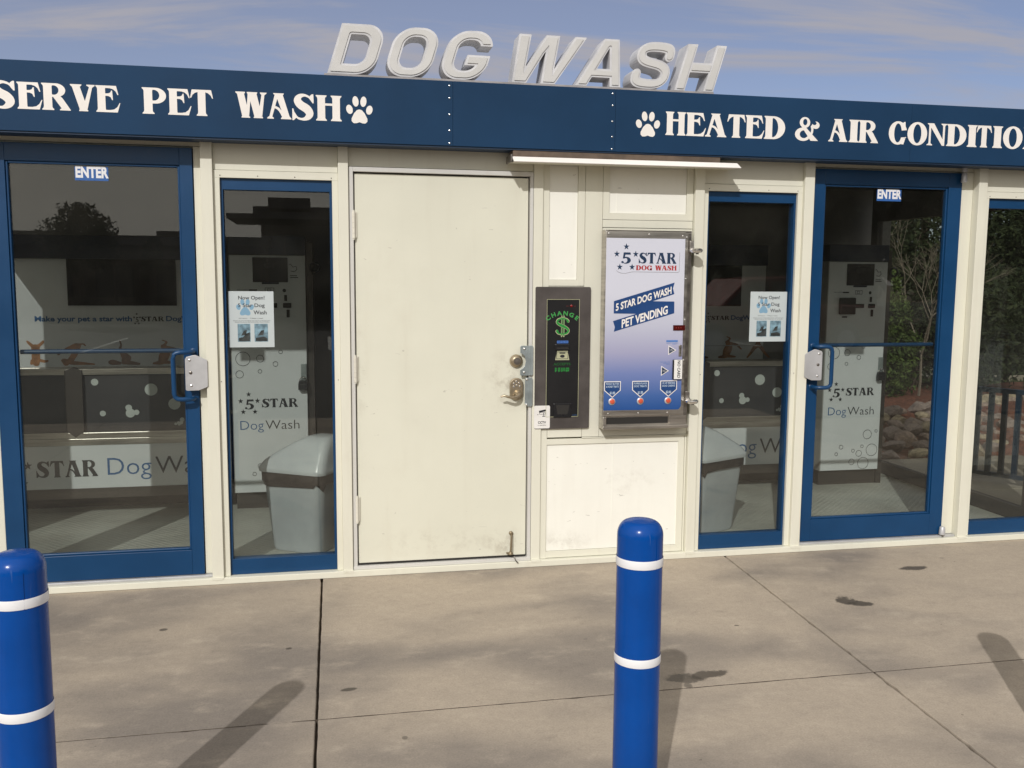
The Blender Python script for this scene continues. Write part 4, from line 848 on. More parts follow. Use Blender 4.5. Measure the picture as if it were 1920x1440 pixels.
# ================================================================== stickers and posters
def sticker(x0, x1, z0, z1, lab):
    S = thing('enter_sticker', ((x0 + x1) / 2, .0355, z0), lab, 'sticker', 'blue ENTER stickers on the glass doors')
    b_ = MB().box(x0, x1, .0350, .0357, z0, z1).build('sticker_face', mat('sticker_blue', (.03, .12, .38), .4), S)
    mb = MB(); text(mb, 'ENTER', x0 + .004, x1 + .001, z0 + .016, z1 - z0 - .018, .0345, .045); mb.build('enter_lettering', mat('bright_white_print', (.85, .85, .88), .4), b_)
sticker(-1.330, -1.177, 2.036, 2.103, 'blue ENTER sticker at the top of the left glass door')
sticker(2.970, 3.126, 2.036, 2.101, 'blue ENTER sticker at the top of the right glass door')
def poster(x0, x1, z0, z1, lab):
    W_, H_ = x1 - x0, z1 - z0; P = thing('poster', ((x0 + x1) / 2, .035, z0), lab, 'poster', 'Now Open paper posters taped on the windows')
    sh_ = MB().box(x0, x1, .0382, .0392, z0, z1).build('sheet', mat('poster_paper', (.50, .55, .56), .6, var=.03), P)
    y = .0376; fx = lambda a: x0 + a * W_; fz = lambda a: z0 + a * H_
    mb = MB(); put(mb, PAW, fx(.17), fx(.56), fz(.57), fz(.86), y + .0004); mb.build('paw_print', mat('pale_blue_ink', (.20, .36, .50), .5), sh_)
    mb = MB(); text(mb, 'Now Open!', fx(.22), fx(.80), fz(.855), H_ * .062, y, .01); text(mb, '5 Star Dog', fx(.21), fx(.80), fz(.72), H_ * .062, y, .01); text(mb, 'Wash', fx(.55), fx(.84), fz(.59), H_ * .068, y, .01)
    text(mb, '24 Hours    7 Days a week', fx(.22), fx(.76), fz(.512), H_ * .016, y); text(mb, 'Self serve pet wash with heated water and air conditioned rooms', fx(.09), fx(.92), fz(.47), H_ * .014, y); text(mb, 'Shampoo Conditioner Flea Tick Rinse Blow Dry and Disinfect', fx(.13), fx(.90), fz(.445), H_ * .014, y)
    mb.build('poster_lettering', INKD, sh_)
    for a, b_ in ((.19, .47), (.56, .86)):
        q = MB().box(fx(a), fx(b_), y, y + .0008, fz(.10), fz(.42)).build('poster_photo', mat('poster_photo_sky', (.16, .26, .32), .5, var=.5, scale=30), sh_)
        m2 = MB(); sx = fx(b_) - fx(a)
        m2.prism([(fx(a) + .005, fz(.11)), (fx(b_) - .003, fz(.11)), (fx(b_) - .003, fz(.27 if a < .5 else .16)), (fx(a) + sx * .7, fz(.25 if a < .5 else .19)), (fx(a) + sx * .4, fz(.18)), (fx(a) + .005, fz(.17))], y - .0006, y)
        m2.prism([(fx(a) + sx * .25, fz(.21)), (fx(a) + sx * .5, fz(.30)), (fx(a) + sx * .72, fz(.31)), (fx(a) + sx * .66, fz(.22))], y - .0006, y); m2.build('photo_figure', mat('photo_dark', (.035, .04, .04), .5, var=.5, scale=40), sh_)
poster(-.633, -.4105, 1.2195, 1.5045, 'pale Now Open poster on the left window beside the left glass door')
poster(2.212, 2.4365, 1.2295, 1.513, 'pale Now Open poster on the window right of the vending machine')

# ================================================================== interior: tub unit and control kiosk (built left, copied right)
TU = thing('wash_tub', (-1.6, 1.6, .05), 'stainless dog wash tub behind the left glass door with sunlit print panel', 'dog wash tub', 'dog wash tubs')
x0, x1, yf, yb = -2.36, -.83, 1.35, 1.93
bx('rim', STEEL, TU, x0, x1, yf, yf + .07, .956, .995, bevel=.004); bx('rim', STEEL, TU, x0, x1, yb - .05, yb, .93, .955, bevel=.003)
bx('basin', DSTEEL, TU, x0 + .03, x1 - .03, yf + .03, yb - .02, .66, .70, bevel=0)
for a, b in ((x0, -1.756), (-1.652, x1)): bx('dark_panel', mat('charcoal_panel', (.045, .045, .05), .35), TU, a, b, yf + .015, yf + .03, .59, .956, bevel=0)
MB().prism([(-1.756, .985), (-1.704, 1.005), (-1.652, .985), (-1.652, .60), (-1.704, .56), (-1.756, .60)], yf - .012, yf + .03).build('centre_post', mat('brown_steel', (.08, .07, .064), .4, .6), TU, bevel=.003)
bx('lower_rail', STEEL, TU, x0, x1, yf - .004, yf + .03, .551, .5895, bevel=.004); bx('lower_rail', STEEL, TU, x0, x1, yf, yf + .03, .507, .5495, bevel=.003)
bn = bx('banner_panel', PRINT, TU, x0, x1, yf + .004, yf + .02, .230, .506, bevel=0)
bx('kick_plate', mat('brown_steel', (0, 0, 0)), TU, x0, x1, yf, yf + .02, .165, .2295, bevel=.001); bx('plinth', DARK, TU, x0 + .05, x1 - .05, yf + .25, yb, .05, .66, bevel=0)
yb2 = yf + .0032
mb = MB(); put(mb, glyph('5'), -2.115, -2.025, .285, .41, yb2); serif_word(mb, 'STAR', -1.949, -1.585, .306, .106, yb2)
for x, z in ((-1.997, .388), (-2.024, .275), (-2.10, .275), (-2.13, .388), (-2.065, .455)): put(mb, STAR, x - .026, x + .026, z - .026, z + .026, yb2)
text(mb, 'Wash', -1.238, -.855, .311, .112, yb2, -.006); mb.build('banner_lettering', INKD, bn)
mb = MB(); text(mb, 'Dog', -1.528, -1.262, .311, .111, yb2, -.006); mb.build('banner_lettering', INKB, bn)
BUB = mat('bubble_print', (.50, .54, .53), .4, var=.1)
mb = MB()
for x, z, r in ((-1.585, .908, .0115), (-1.249, .855, .0205), (-1.110, .760, .0195), (-1.544, .707, .0095), (-1.388, .741, .0105), (-1.379, .706, .015), (-1.342, .710, .009), (-1.066, .657, .0075), (-1.089, .636, .0055), (-1.106, .630, .0045), (-1.072, .637, .006), (-1.085, .628, .005)):
    r *= 1.9; put(mb, fill([arc(0, 0, 1, 1, 0, 348, 22)]), x - r, x + r, z - r, z + r, yf + .0142 - .00001 * len(mb.f))
mb.build('bubble_print', BUB, TU)
bp_ = MB().box(x0, -.95, yb, yb + .02, .955, 1.688).build('back_panel', PRINT, TU)
bx('header_panel', HEADN, TU, x0, -.95, yb - .03, yb + .02, 1.6885, 1.845, bevel=.002)
opening = MB().box(-1.859, -1.156, yb - .012, yb - .001, 1.373, 1.6875).build('screen_or_opening', mat('opening_black', (.006, .006, .008), .12), TU, bevel=.002)  # flat black panel stands in for a dark window opening
MB().box(x0, -.95, yb - .003, yb - .0005, 1.060, 1.066).build('panel_seam', mat('seam_grey', (.42, .43, .44), .4), bp_)
yt = yb - .001
mb = MB(); text(mb, 'Make your pet a star with', -2.075, -1.455, 1.266, .034, yt, .03); text(mb, 'DogWash', -1.232, -.99, 1.266, .034, yt, .03); mb.build('slogan_lettering', INKB, bp_)
mb = MB(); logo(mb, -1.445, -1.245, 1.243, 1.325, yt); mb.build('slogan_lettering', INKD, bp_)
DOGC = mat('dog_orange', (.33, .15, .06), .5, var=.4, scale=14); DOGC2 = mat('dog_dark', (.20, .10, .06), .5, var=.4, scale=14)
dogs = [  # stretched dogs: strokes in a unit box
 ((-2.135, .135), [[(.5, .02, .10), (.5, .30, .13), (.5, .55, .12), (.5, .72, .13)], [(.40, .78, .06), (.30, .92, .05), (.26, .98, .03)], [(.60, .78, .06), (.72, .92, .05), (.74, .98, .03)], [(.55, .2, .06), (.75, .12, .06), (.84, .14, .04)], [(.40, .15, .07), (.36, .03, .05)]]),
 ((-1.945, .24), [[(.16, .22, .09), (.36, .12, .09), (.70, .08, .06), (.95, .05, .03)], [(.30, .18, .09), (.42, .45, .09), (.48, .70, .10), (.52, .85, .10)], [(.5, .88, .10), (.28, .74, .07), (.10, .60, .05), (.0, .48, .03)], [(.55, .92, .05), (.68, .94, .03), (.74, .86, .02)], [(.16, .22, .09), (.2, .06, .07)]]),
 ((-1.62, .21), [[(.2, .12, .11), (.35, .08, .07)], [(.6, .1, .09), (.85, .05, .05)], [(.50, .1, .08), (.55, .3, .12), (.45, .50, .06), (.40, .66, .04), (.43, .82, .025), (.40, 1.0, .02)]]),
 ((-1.33, .20), [[(.2, .05, .05), (.38, .1, .10), (.45, .35, .14), (.50, .6, .11), (.45, .75, .08)], [(.55, .70, .06), (.75, .62, .05), (.90, .42, .03)], [(.45, .78, .04), (.52, .92, .03), (.42, 1.0, .02)], [(.45, .1, .08), (.7, .06, .04)]]),
 ((-1.09, .20), [[(.05, .03, .04), (.2, .25, .06), (.35, .5, .09), (.5, .62, .11), (.65, .5, .09), (.8, .25, .06), (1.0, .03, .04)], [(.5, .7, .10), (.5, .9, .11), (.55, 1.0, .07)]])]
for i, ((dx, dw), S) in enumerate(dogs):
    shp = fill(contour(lambda x, y: U(*[d_stroke(q, x, y) for q in S]), -.1, 1.1, -.1, 1.1, h=.02, eps=.004)); mb = MB()
    put(mb, shp, dx, dx + dw, .962, .962 + (.175 if i != 1 else .155), yt - .0003); mb.build('dog_print', DOGC if i != 2 else DOGC2, bp_)
KI = thing('control_kiosk', (-.5, 1.5, .05), 'grey white pay kiosk seen through the left window beside the poster', 'kiosk', 'wash control kiosks')
ka, kb = -.750, -.270
kbody = MB().box(ka, kb, yf, yb, .161, 1.716).build('kiosk_body', mat('kiosk_grey', (.34, .34, .33), .45), KI, bevel=.003)
bx('header', HEADN, KI, ka, kb, yf - .01, yb, 1.718, 1.838, bevel=.002); bx('base', mat('brown_steel', (0, 0, 0)), KI, ka + .01, kb - .0, yf + .03, yb, .05, .160, bevel=0)
bx('side_post', mat('brown_steel', (0, 0, 0)), KI, kb + .002, kb + .045, yf + .02, yb, .05, 1.80, bevel=.001)
kf = MB().box(ka + .006, kb - .004, yf - .004, yf - .0005, .165, 1.712).build('front_print', PRINT, KI); yk = yf - .005
bx('screen_or_opening', mat('kiosk_screen', (.035, .032, .034), .25), KI, -.603, -.383, yf - .010, yf - .0045, 1.542, 1.700, bevel=.002)
bx('bracket', HEADN, KI, -.547, -.44, yf - .012, yf - .0045, 1.530, 1.5415, bevel=.001)
cr2 = bx('card_reader', mat('reader_dark', (.03, .028, .03), .35), KI, -.657, -.531, yf - .03, yf - .0045, 1.331, 1.453, bevel=.006)
bx('reader_slot', mat('reader_dark', (0, 0, 0)), cr2, -.5305, -.454, yf - .012, yf - .0045, 1.378, 1.408, bevel=.002)
bx('bill_acceptor', mat('reader_dark', (0, 0, 0)), KI, -.417, -.365, yf - .012, yf - .0045, 1.378, 1.408, bevel=.002)
bx('coin_slot', mat('reader_dark', (0, 0, 0)), KI, -.409, -.391, yf - .010, yf - .0045, 1.421, 1.460, bevel=.003); bx('coin_return', mat('reader_dark', (0, 0, 0)), KI, -.396, -.376, yf - .010, yf - .0045, 1.315, 1.366, bevel=.003)
mb = MB(); outline(mb, -.529, -.471, 1.477, 1.507, .003, yk); outline(mb, -.515, -.490, 1.484, 1.500, .003, yk); mb.box(-.628, -.578, yk, yk + .0005, 1.486, 1.496); put(mb, fill([arc(0, 0, 1, 1, 0, 348, 16)]), -.419, -.396, 1.478, 1.501, yk); mb.box(-.627, -.584, yk, yk + .0005, 1.306, 1.317)
text(mb, 'PAY HERE', -.70, -.63, 1.488, .008, yk); mb.box(-.37, -.325, yk, yk + .0005, 1.582, 1.587); mb.box(-.37, -.318, yk, yk + .0005, 1.570, 1.575)
mb.tube([(-.375, yk, 1.655), (-.365, yk, 1.66), (-.35, yk, 1.64), (-.33, yk, 1.645), (-.325, yk, 1.625), (-.34, yk, 1.61), (-.365, yk, 1.615)], .0022, 5)
for x, z in ((-.647, .817), (-.698, .773), (-.592, .774), (-.683, .702), (-.609, .702)): put(mb, STAR, x - .017, x + .017, z - .017, z + .017, yk)
put(mb, glyph('5'), -.672, -.615, .716, .782, yk); serif_word(mb, 'STAR', -.565, -.334, .727, .058, yk); text(mb, 'Wash', -.545, -.328, .582, .060, yk, -.008); mb.build('front_lettering', INKD, kf)
mb = MB(); text(mb, 'Dog', -.704, -.556, .582, .060, yk, -.008); mb.build('front_lettering', INKB, kf)
mb = MB()
for x, z, r in ((-.677, 1.047, .045), (-.569, 1.048, .023), (-.473, 1.012, .0155), (-.439, 1.091, .012), (-.700, .947, .024), (-.572, .965, .012), (-.372, .431, .034), (-.330, .312, .045), (-.435, .288, .023), (-.397, .213, .044), (-.492, .225, .022), (-.583, .340, .0155), (-.621, .287, .012), (-.411, .341, .011), (-.484, .310, .012), (-.300, .455, .010)):
    n = 26; mb.tube([(x + r * math.cos(2 * math.pi * k / n), yk, z + r * math.sin(2 * math.pi * k / n)) for k in range(n + 1)], .0017, 4)
mb.build('bubble_ring_print', INKD, kf)
lk = bx('lock_hasp', ZINC, KI, -.312, -.275, yf - .012, yf - .0045, .90, 1.012, bevel=.002)
mb = MB().box(-.330, -.272, yf - .045, yf - .015, .842, .885).prism([(-.330, .885), (-.322, .905), (-.280, .905), (-.272, .885)], yf - .045, yf - .015); mb.build('padlock', BLACK, KI, bevel=.004)
MB().tube([(-.315 + .02 * math.cos(a) + .015, yf - .03, .905 + .022 * math.sin(a)) for a in np.linspace(0, math.pi, 9)], .004, 8).build('shackle', CHROME, KI, smooth=True)
n = 18; MB().tube([(-.212 + .03 * math.cos(2 * math.pi * k / n), 1.36, 1.64 + .03 * math.sin(2 * math.pi * k / n)) for k in range(n + 1)], .008, 7).build('hose_ring', BLACK, KI, smooth=True)
for src, lab in ((TU, 'shaded dog wash tub behind the window right of the vending machine'), (KI, 'grey white pay kiosk seen through the right glass door')):
    c_ = copy_tree(src); c_.location = src.location + Vector((4.2, 0, 0)); c_['label'] = lab

# bins
def bin_(loc, rz, lab, name='trash_can'):
    T = thing(name, (0, 0, 0), lab, 'trash can', 'swing lid trash cans inside the windows')
    def ring(hx, hy, z, r=.05, n=5):
        out = []
        for sx, sy, a0 in ((1, 1, 0), (-1, 1, 90), (-1, -1, 180), (1, -1, 270)):
            for k in range(n): a = R(a0 + 90 * k / (n - 1)); out.append((sx * (hx - r) + r * math.cos(a), sy * (hy - r) + r * math.sin(a), z))
        return out
    def loft(rings, m_, nm, closed=True, **k):
        mb = MB(); n = len(rings[0]); v = sum(rings, []); f = []
        for i in range(len(rings) - 1):
            for j in range(n): f.append((i * n + j, i * n + (j + 1) % n, (i + 1) * n + (j + 1) % n, (i + 1) * n + j))
        if closed: f += [tuple(range(n - 1, -1, -1)), tuple((len(rings) - 1) * n + j for j in range(n))]
        mb.add(v, f); return mb.build(nm, m_, T, smooth=True, **k)
    loft([ring(.155, .125, .052), ring(.160, .130, .07), ring(.195, .162, .49)], mat('grey_bin_plastic', (.42, .46, .50), .45, var=.08, scale=5), 'bin_body')
    lin = [ring(.198, .165, .435), ring(.203, .170, .45), ring(.205, .172, .515), ring(.200, .168, .525)]
    lin[0] = [(x, y, z + .022 * math.sin(i * 1.7) + .01 * math.sin(i * 4.1)) for i, (x, y, z) in enumerate(lin[0])]
    loft(lin, mat('brown_black_liner', (.035, .028, .026), .4, var=.3, scale=20, bump=.5, bscale=25), 'bin_liner', closed=False)
    LID = mat('pale_grey_lid', (.52, .56, .60), .22, var=.06, scale=5)
    loft([ring(.212, .180, .505), ring(.215, .183, .520), ring(.211, .179, .532)] + [[(x + dx_, y, z) for x, y, z in ring(a_, b_, z_, r_)] for a_, b_, z_, r_, dx_ in ((.198, .160, .565, .05, .01), (.160, .135, .615, .05, .045), (.115, .105, .665, .045, .085), (.075, .075, .695, .04, .110), (.050, .05, .702, .03, .118))], LID, 'lid')
    T.location = loc; T.rotation_euler = (0, 0, R(rz)); return T
bin_((-.27, .42, 0), -32, 'grey swing lid trash can inside the window left of the service door')
bin_((2.115, .40, 0), 205, 'grey swing lid trash can behind the window right of the vending machine')

# ================================================================== bollards
def bollard(x, y, lab):
    T = thing('bollard', (x, y, 0), lab, 'bollard', 'blue bollards with two white bands')
    r = .0640; H = .926
    prof = [(r + .001, 0.0), (r, .01), (r - .0005, H - .045)]
    for k in range(9): a = R(90 * k / 8); prof.append((r - .0005 - .030 * (1 - math.cos(a)), H - .045 + .040 * math.sin(a)))
    prof += [(.018, H - .002), (.006, H - .001)]
    MB().lathe(prof, (x, y, 0), 56).build('sleeve', BBLUE, T, smooth=True)
    for z in (.798, .520): MB().lathe([(r + .0008, 0), (r + .0014, .002), (r + .0014, .022), (r + .0008, .024)], (x, y, z), 56, cap=False).build('white_band', BAND, T, smooth=True)
    MB().box(x + .0300 if False else x + .028, x + .0292, y - .0585, y - .0570, H - .13, H - .04).build('mould_seam', BBLUE, T)
    return T
bollard(.6855, -2.490, 'blue bollard with two white bands right of centre in front of the white wall panel')
bollard(-.893, -2.515, 'leftmost blue bollard standing before the left glass door')
bollard(2.165, -2.57, 'blue bollard out of frame at right whose shadow falls on the concrete')

# ================================================================== railing, rocks, plants beyond the right side
RL = thing('guard_railing', (4.9, 1.6, 0), 'dark blue metal guard railing with upright bars beyond the far right window', 'railing')
A = Vector((4.87, 1.66)); D = Vector((.21, -.34)).normalized(); RB = mat('railing_blue', (.008, .035, .075), .4)
q = lambda s_: (A.x + D.x * s_, A.y + D.y * s_)
def bar(m_, p, q_, w_, z0, z1):
    d = Vector((q_[0] - p[0], q_[1] - p[1])).normalized(); n_ = Vector((-d.y, d.x)) * w_ / 2; v = [(p[0] + n_.x, p[1] + n_.y), (p[0] - n_.x, p[1] - n_.y), (q_[0] - n_.x, q_[1] - n_.y), (q_[0] + n_.x, q_[1] + n_.y)]
    m_.add([(a, b, z0) for a, b in v] + [(a, b, z1) for a, b in v], [(3, 2, 1, 0), (4, 5, 6, 7), (0, 1, 5, 4), (1, 2, 6, 5), (2, 3, 7, 6), (3, 0, 4, 7)])
mb = MB(); bar(mb, q(-.03), q(2.1), .05, .715, .75); mb.build('top_rail', RB, RL); mb = MB(); bar(mb, q(-.03), q(2.1), .035, .05, .08); mb.build('bottom_rail', RB, RL)
s_ = .02; k = 0
while s_ < 2.08:
    mb = MB(); w_ = .036; bar(mb, q(s_ - w_ / 2), q(s_ + w_ / 2), w_, -.004 if k % 9 == 0 else .0795, .7155); mb.build('baluster' if k % 9 else 'post', RB, RL); s_ += .098; k += 1
ROCKM = [mat('pink_rock', (.34, .25, .21), .9, var=.35, scale=6, bump=.4, bscale=18), mat('tan_rock', (.36, .29, .21), .9, var=.35, scale=6, bump=.4, bscale=18), mat('grey_rock', (.27, .21, .19), .9, var=.3, scale=6, bump=.4, bscale=18)]
import bmesh
rockm = []
for k in range(7):
    bm = bmesh.new(); bmesh.ops.create_icosphere(bm, subdivisions=2, radius=.5)
    cuts = [Vector((random.gauss(0, 1), random.gauss(0, 1), random.gauss(0, .8))).normalized() for _ in range(9)]
    for v in bm.verts:
        for c_ in cuts:
            d = v.co.dot(c_)
            if d > .34: v.co -= c_ * (d - .34)
        v.co *= random.uniform(.96, 1.04)
    me = bpy.data.meshes.new('rock'); bm.to_mesh(me); bm.free(); me.materials.append(ROCKM[k % 3]); rockm.append(me)
for row in range(7):
    for cidx in range(16):
        X = 4.85 + cidx * .25 + (row % 2) * .12 + random.uniform(-.05, .05) + row * .10; Y = 2.62 + row * .20 + random.uniform(-.05, .05) + max(0, X - 5.6) * .42
        k = random.randrange(7); o = bpy.data.objects.new('rock', rockm[k]); COL.objects.link(o)
        s0 = random.uniform(.15, .28); o.scale = (s0 * random.uniform(.85, 1.3), s0, s0 * random.uniform(.5, .8)); o.rotation_euler = (random.uniform(-.4, .4), random.uniform(-.4, .4), random.uniform(0, 6.28))
        o.location = (X, Y, .0 + .03 * row + random.uniform(-.02, .02)); cn = ('small ' if s0 < .25 else 'large ') + ('pinkish', 'tan', 'grey brown')[k % 3]; wh = ('at the front edge', 'in the middle', 'at the back')[min(2, row // 2)]
        o['label'] = cn + ' angular rock ' + wh + ' of the heap outside the right door'; o['category'] = 'rock'; o['group'] = cn + ' rocks ' + wh + ' of the heap'

def leafmat(name, a, b_):
    if name in MATS: return MATS[name]
    m = bpy.data.materials.new(name); m.use_nodes = True; t = m.node_tree; bs = t.nodes['Principled BSDF']; g_ = N(t, 'ShaderNodeNewGeometry')
    t.links.new(mixc(t, g_.outputs['Random Per Island'], a, b_), bs.inputs['Base Color']); bs.inputs['Roughness'].default_value = .7; bs.inputs['Specular IOR Level'].default_value = .25
    MATS[name] = m; return m
BARK = mat('bark', (.10, .075, .055), .9, var=.3, scale=10, bump=.5)
def crown_mesh(name, blobs, n, size, m_, parent, stretch=1.0):
    """leaf clumps scattered through ellipsoid lobes; blobs: (x, y, z, rx, ry, rz)"""
    Bq = np.array(blobs, float); vol = (Bq[:, 3] * Bq[:, 4] * Bq[:, 5]) ** (2 / 3); pick = rng.choice(len(Bq), n, p=vol / vol.sum()); Q = Bq[pick]
    d = rng.normal(size=(n, 3)); d /= np.linalg.norm(d, axis=1)[:, None]; r_ = (rng.random(n) ** .30)[:, None] * (1 + .12 * rng.normal(size=(n, 1)))
    P = Q[:, :3] + d * r_ * Q[:, 3:]
    a = rng.normal(size=(n, 3)); a /= np.linalg.norm(a, axis=1)[:, None]; b_ = np.cross(a, rng.normal(size=(n, 3))); b_ /= np.linalg.norm(b_, axis=1)[:, None]
    s0 = size * rng.uniform(.5, 1.4, (n, 1)); V = np.stack([P - a * s0 * stretch, P - b_ * s0 * .5, P + a * s0 * stretch, P + b_ * s0 * .5], 1).reshape(-1, 3)
    off = np.array(parent.location); V = V - off
    me = bpy.data.meshes.new(name); me.vertices.add(4 * n); me.vertices.foreach_set('co', V.ravel()); me.loops.add(4 * n); me.loops.foreach_set('vertex_index', np.arange(4 * n))
    me.polygons.add(n); me.polygons.foreach_set('loop_start', np.arange(0, 4 * n, 4)); me.update(calc_edges=True); me.materials.append(m_)
    o = bpy.data.objects.new(name, me); COL.objects.link(o); o.parent = parent; return o
def tree(x, y, h, rad, lab, kind='conifer', n=9000, size=.07, z0=0, group=None, mcol=None, name='tree', cat='tree'):
    T = thing(name, (x, y, z0), lab, cat, group); tm = MB(); top = z0 + h * .85
    pts = [(x + random.uniform(-.04, .04) * h * .1 * k, y + random.uniform(-.04, .04) * h * .1 * k, z0 - .1 + (top - z0) * k / 6) for k in range(7)]
    tm.tube(pts, [h * .028 * (1 - k / 7.5) for k in range(7)], 8); bl = []
    for k in range(10 if kind == 'conifer' else 13):
        a = random.uniform(0, 6.28); t_ = random.uniform(.12, .95) if kind == 'conifer' else random.uniform(.42, .95)
        rr_ = rad * (1.05 - t_) ** .7 if kind == 'conifer' else rad * math.sin(math.pi * min(1, (t_ - .25) / .8)) ** .5
        c_ = (x + math.cos(a) * rr_ * .62, y + math.sin(a) * rr_ * .62, z0 + h * t_); e = rr_ * random.uniform(.40, .68)
        bl.append((*c_, e, e, e * random.uniform(.7, 1.1))); p0 = pts[min(6, int(t_ * 5))]
        tm.tube([p0, ((p0[0] + c_[0]) / 2, (p0[1] + c_[1]) / 2, (p0[2] + c_[2]) / 2 + .05), c_], [h * .011, h * .007, h * .003], 6)
    if kind == 'conifer': bl += [(x, y, z0 + h * .3, rad * .6, rad * .6, h * .25), (x, y, z0 + h * .6, rad * .42, rad * .42, h * .25), (x, y, z0 + h * .86, rad * .2, rad * .2, h * .13)]
    tm.build('trunk', BARK, T, smooth=True)
    crown_mesh('crown', bl, n, size, mcol or leafmat('dark_leaf', (.014, .024, .010), (.055, .070, .030)), T, 1.3); return T
LG = leafmat('dark_leaf', (.014, .024, .010), (.055, .070, .030)); LG2 = leafmat('bright_leaf', (.04, .07, .015), (.10, .14, .035)); LG3 = leafmat('grey_leaf', (.06, .07, .045), (.14, .15, .10))
gR = 'evergreen trees beyond the right side'
tree(7.6, 6.2, 3.5, 1.35, 'dark evergreen tree seen through the right glass door above the rocks', n=30000, size=.032, group=gR)
tree(9.8, 10.5, 4.6, 1.9, 'tall dark evergreen behind the first tree at right', n=26000, size=.045, group=gR)
tree(11.6, 8.6, 3.8, 1.6, 'dark evergreen seen through the far right window above the railing', n=24000, size=.04, group=gR)
tree(14.2, 12.5, 4.9, 2.2, 'wide evergreen at the far right edge beyond the street', n=18000, size=.06, group=gR)
tree(7.6, 12.5, 3.9, 2.0, 'wide evergreen behind the building beyond the street', n=18000, size=.06, group=gR)
tree(6.55, 5.2, 1.7, .50, 'bright green young shrub left of the rock heap', kind='conifer', n=9000, size=.025, mcol=LG2, name='shrub', cat='shrub')
tree(9.2, 5.3, 1.5, .45, 'grey green shrub behind the railing beyond the far right window', kind='conifer', n=6000, size=.025, mcol=LG3, name='shrub', cat='shrub')
# bare tree
BT = thing('bare_tree', (7.0, 5.25, 0), 'leafless pale branching tree in front of the evergreens at right', 'tree'); tb = MB()
def branch(p, d, L, r_, lev):
    q_ = p + d * L; mid = (p + q_) / 2 + Vector((random.gauss(0, .04), random.gauss(0, .04), random.gauss(0, .02))) * L; tb.tube([p, mid, q_], [r_, r_ * .8, r_ * .62], 5)
    if lev == 0: return
    for _ in range(3): branch(q_, (d + Vector((random.gauss(0, .42), random.gauss(0, .42), random.gauss(.12, .3)))).normalized(), L * random.uniform(.62, .85), r_ * .6, lev - 1)
branch(Vector((7.0, 5.25, 0)), Vector((.02, 0, 1)), .68, .020, 5); tb.build('branches', mat('pale_bark', (.24, .20, .16), .8), BT)

# ================================================================== what the glass mirrors: across the parking lot
FAR = mat('far_brown_wall', (.10, .075, .055), .8, var=.15); FARW = mat('far_window', (.02, .025, .03), .15)
def building(x0, x1, y0, y1, h, lab, nwin):
    T = thing('far_building', ((x0 + x1) / 2, y1, 0), lab, 'building', 'buildings across the parking lot')
    bx('wall', FAR, T, x0, x1, y0, y1, -.13, h, bevel=0); bx('roof_edge', mat('far_roof', (.16, .14, .12), .8), T, x0 - .3, x1 + .3, y0 - .3, y1 + .3, h, h + .35, bevel=0)
    for k in range(nwin):
        xx = x0 + (k + .5) * (x1 - x0) / nwin; f = bx('window', FARW, T, xx - .7, xx + .7, y1, y1 + .05, .7, h - .8, bevel=0); bx('mullion', FAR, f, xx - .03, xx + .03, y1 + .05, y1 + .09, .7, h - .8, bevel=0)
building(-12.7, -11.1, -42, -37, 3.0, 'low brown building across the lot mirrored in the left door', 4)
building(-7.9, -6.7, -50, -44.5, 3.4, 'small flat roofed building mirrored at right of the left door', 2)
building(-2.7, 9, -44, -36.5, 4.15, 'brown building with stepped roof mirrored in the left window', 6)
building(-34, -2.5, -36, -34, 2.75, 'long low brown building across the lot mirrored in the left door', 14)
CN = thing('filling_canopy', (2.4, -33, 0), 'flat fuel canopy on posts mirrored in the left window', 'canopy')
bx('canopy_roof', mat('far_roof', (0, 0, 0)), CN, -3.5, 11, -34.5, -30, 3.62, 3.80, bevel=0); bx('upper_roof', mat('far_roof', (0, 0, 0)), CN, -2.2, -.6, -34.9, -33, 4.2, 4.62, bevel=0)
for x in (-1.2, 3.4, 8.6):
    bx('post', FAR, CN, x, x + .4, -33.2, -32.8, -.13, 3.75, bevel=0)
gB = 'trees across the parking lot'
tree(-8.4, -30, 4.2, 1.12, 'bushy tree mirrored alone against the sky in the left door', kind='round', n=3800, size=.075, group=gB, z0=-.1)
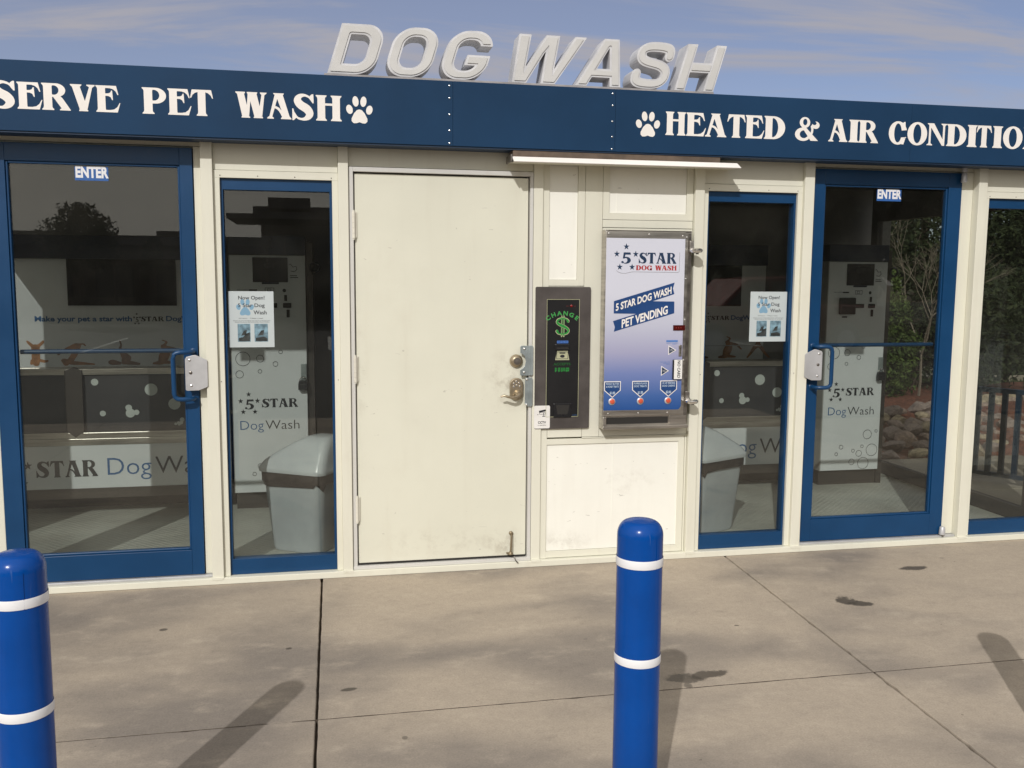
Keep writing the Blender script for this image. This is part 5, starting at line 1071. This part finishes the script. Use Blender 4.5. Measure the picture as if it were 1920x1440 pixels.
for i, (x, y, h, r_, L_) in enumerate([(13.5, -22, 6.6, 3.0, 'large dark tree across the lot mirrored in the right window'), (19, -25, 6.9, 3.4, 'dark tree right of the large one across the lot'), (25.5, -28, 7.6, 3.8, 'dark tree mirrored in the far right window'),
                                   (33, -32, 8, 4, 'tall dark tree at the end of the row across the lot'), (9.5, -28, 5.6, 2.4, 'smaller dark tree beside the fuel canopy'), (16, -31, 7.4, 3.3, 'dark tree in the back row across the lot')]):
    tree(x, y, h, r_, L_, kind='round' if i % 2 else 'conifer', n=6000, size=.28, group=gB, z0=-.1)
tree(-6.2, -31, 3.1, .35, 'low bush mirrored beside the small flat building', kind='round', n=2000, size=.1, group=gB, z0=-.1, name='shrub', cat='shrub')
# parked pickup across the lot (mirrored in the window right of the vending machine)
PT = thing('parked_truck', (9.6, -15, -.13), 'dark red pickup truck parked facing left across the lot', 'truck')
RED = mat('dark_red_paint', (.16, .012, .010), .25); TY = mat('tyre_rubber', (.02, .02, .02), .7)
X0, Y0_, Zg = 7.2, -15.9, -.13
prof = [(0, .45), (0, .95), (.15, 1.05), (1.15, 1.12), (1.75, 1.72), (2.9, 1.78), (3.25, 1.15), (5.1, 1.12), (5.15, .55), (5.0, .42), (.1, .38)]
MB().prism([(X0 + a, Zg + b_) for a, b_ in prof], Y0_, Y0_ + 1.85).build('body', RED, PT, bevel=.05)
for a, b_ in (([(1.30, 1.16), (1.80, 1.64), (2.25, 1.66), (2.25, 1.16)]), None), ([(2.32, 1.16), (2.32, 1.66), (2.82, 1.68), (3.05, 1.18)], None):
    MB().prism([(X0 + p[0], Zg + p[1]) for p in a], Y0_ + 1.84, Y0_ + 1.86).build('side_window', FARW, PT)
for x in (1.0, 4.15):
    for y in (Y0_ + 1.70, Y0_ - .02):
        wl = MB().lathe([(.36, 0), (.38, .03), (.38, .20), (.36, .23)], (X0 + x, y + .20, Zg + .38), 24, 'y').build('wheel', TY, PT, smooth=True)
        if y > Y0_: MB().lathe([(.22, 0), (.21, .01)], (X0 + x, y + .215, Zg + .38), 16, 'y').build('rim', ALU, wl)
for y in (Y0_ + .15, Y0_ + 1.5): bx('headlight', mat('lens', (.7, .7, .7), .1), PT, X0 - .02, X0 + .02, y, y + .22, Zg + .72, Zg + .88, bevel=.01)
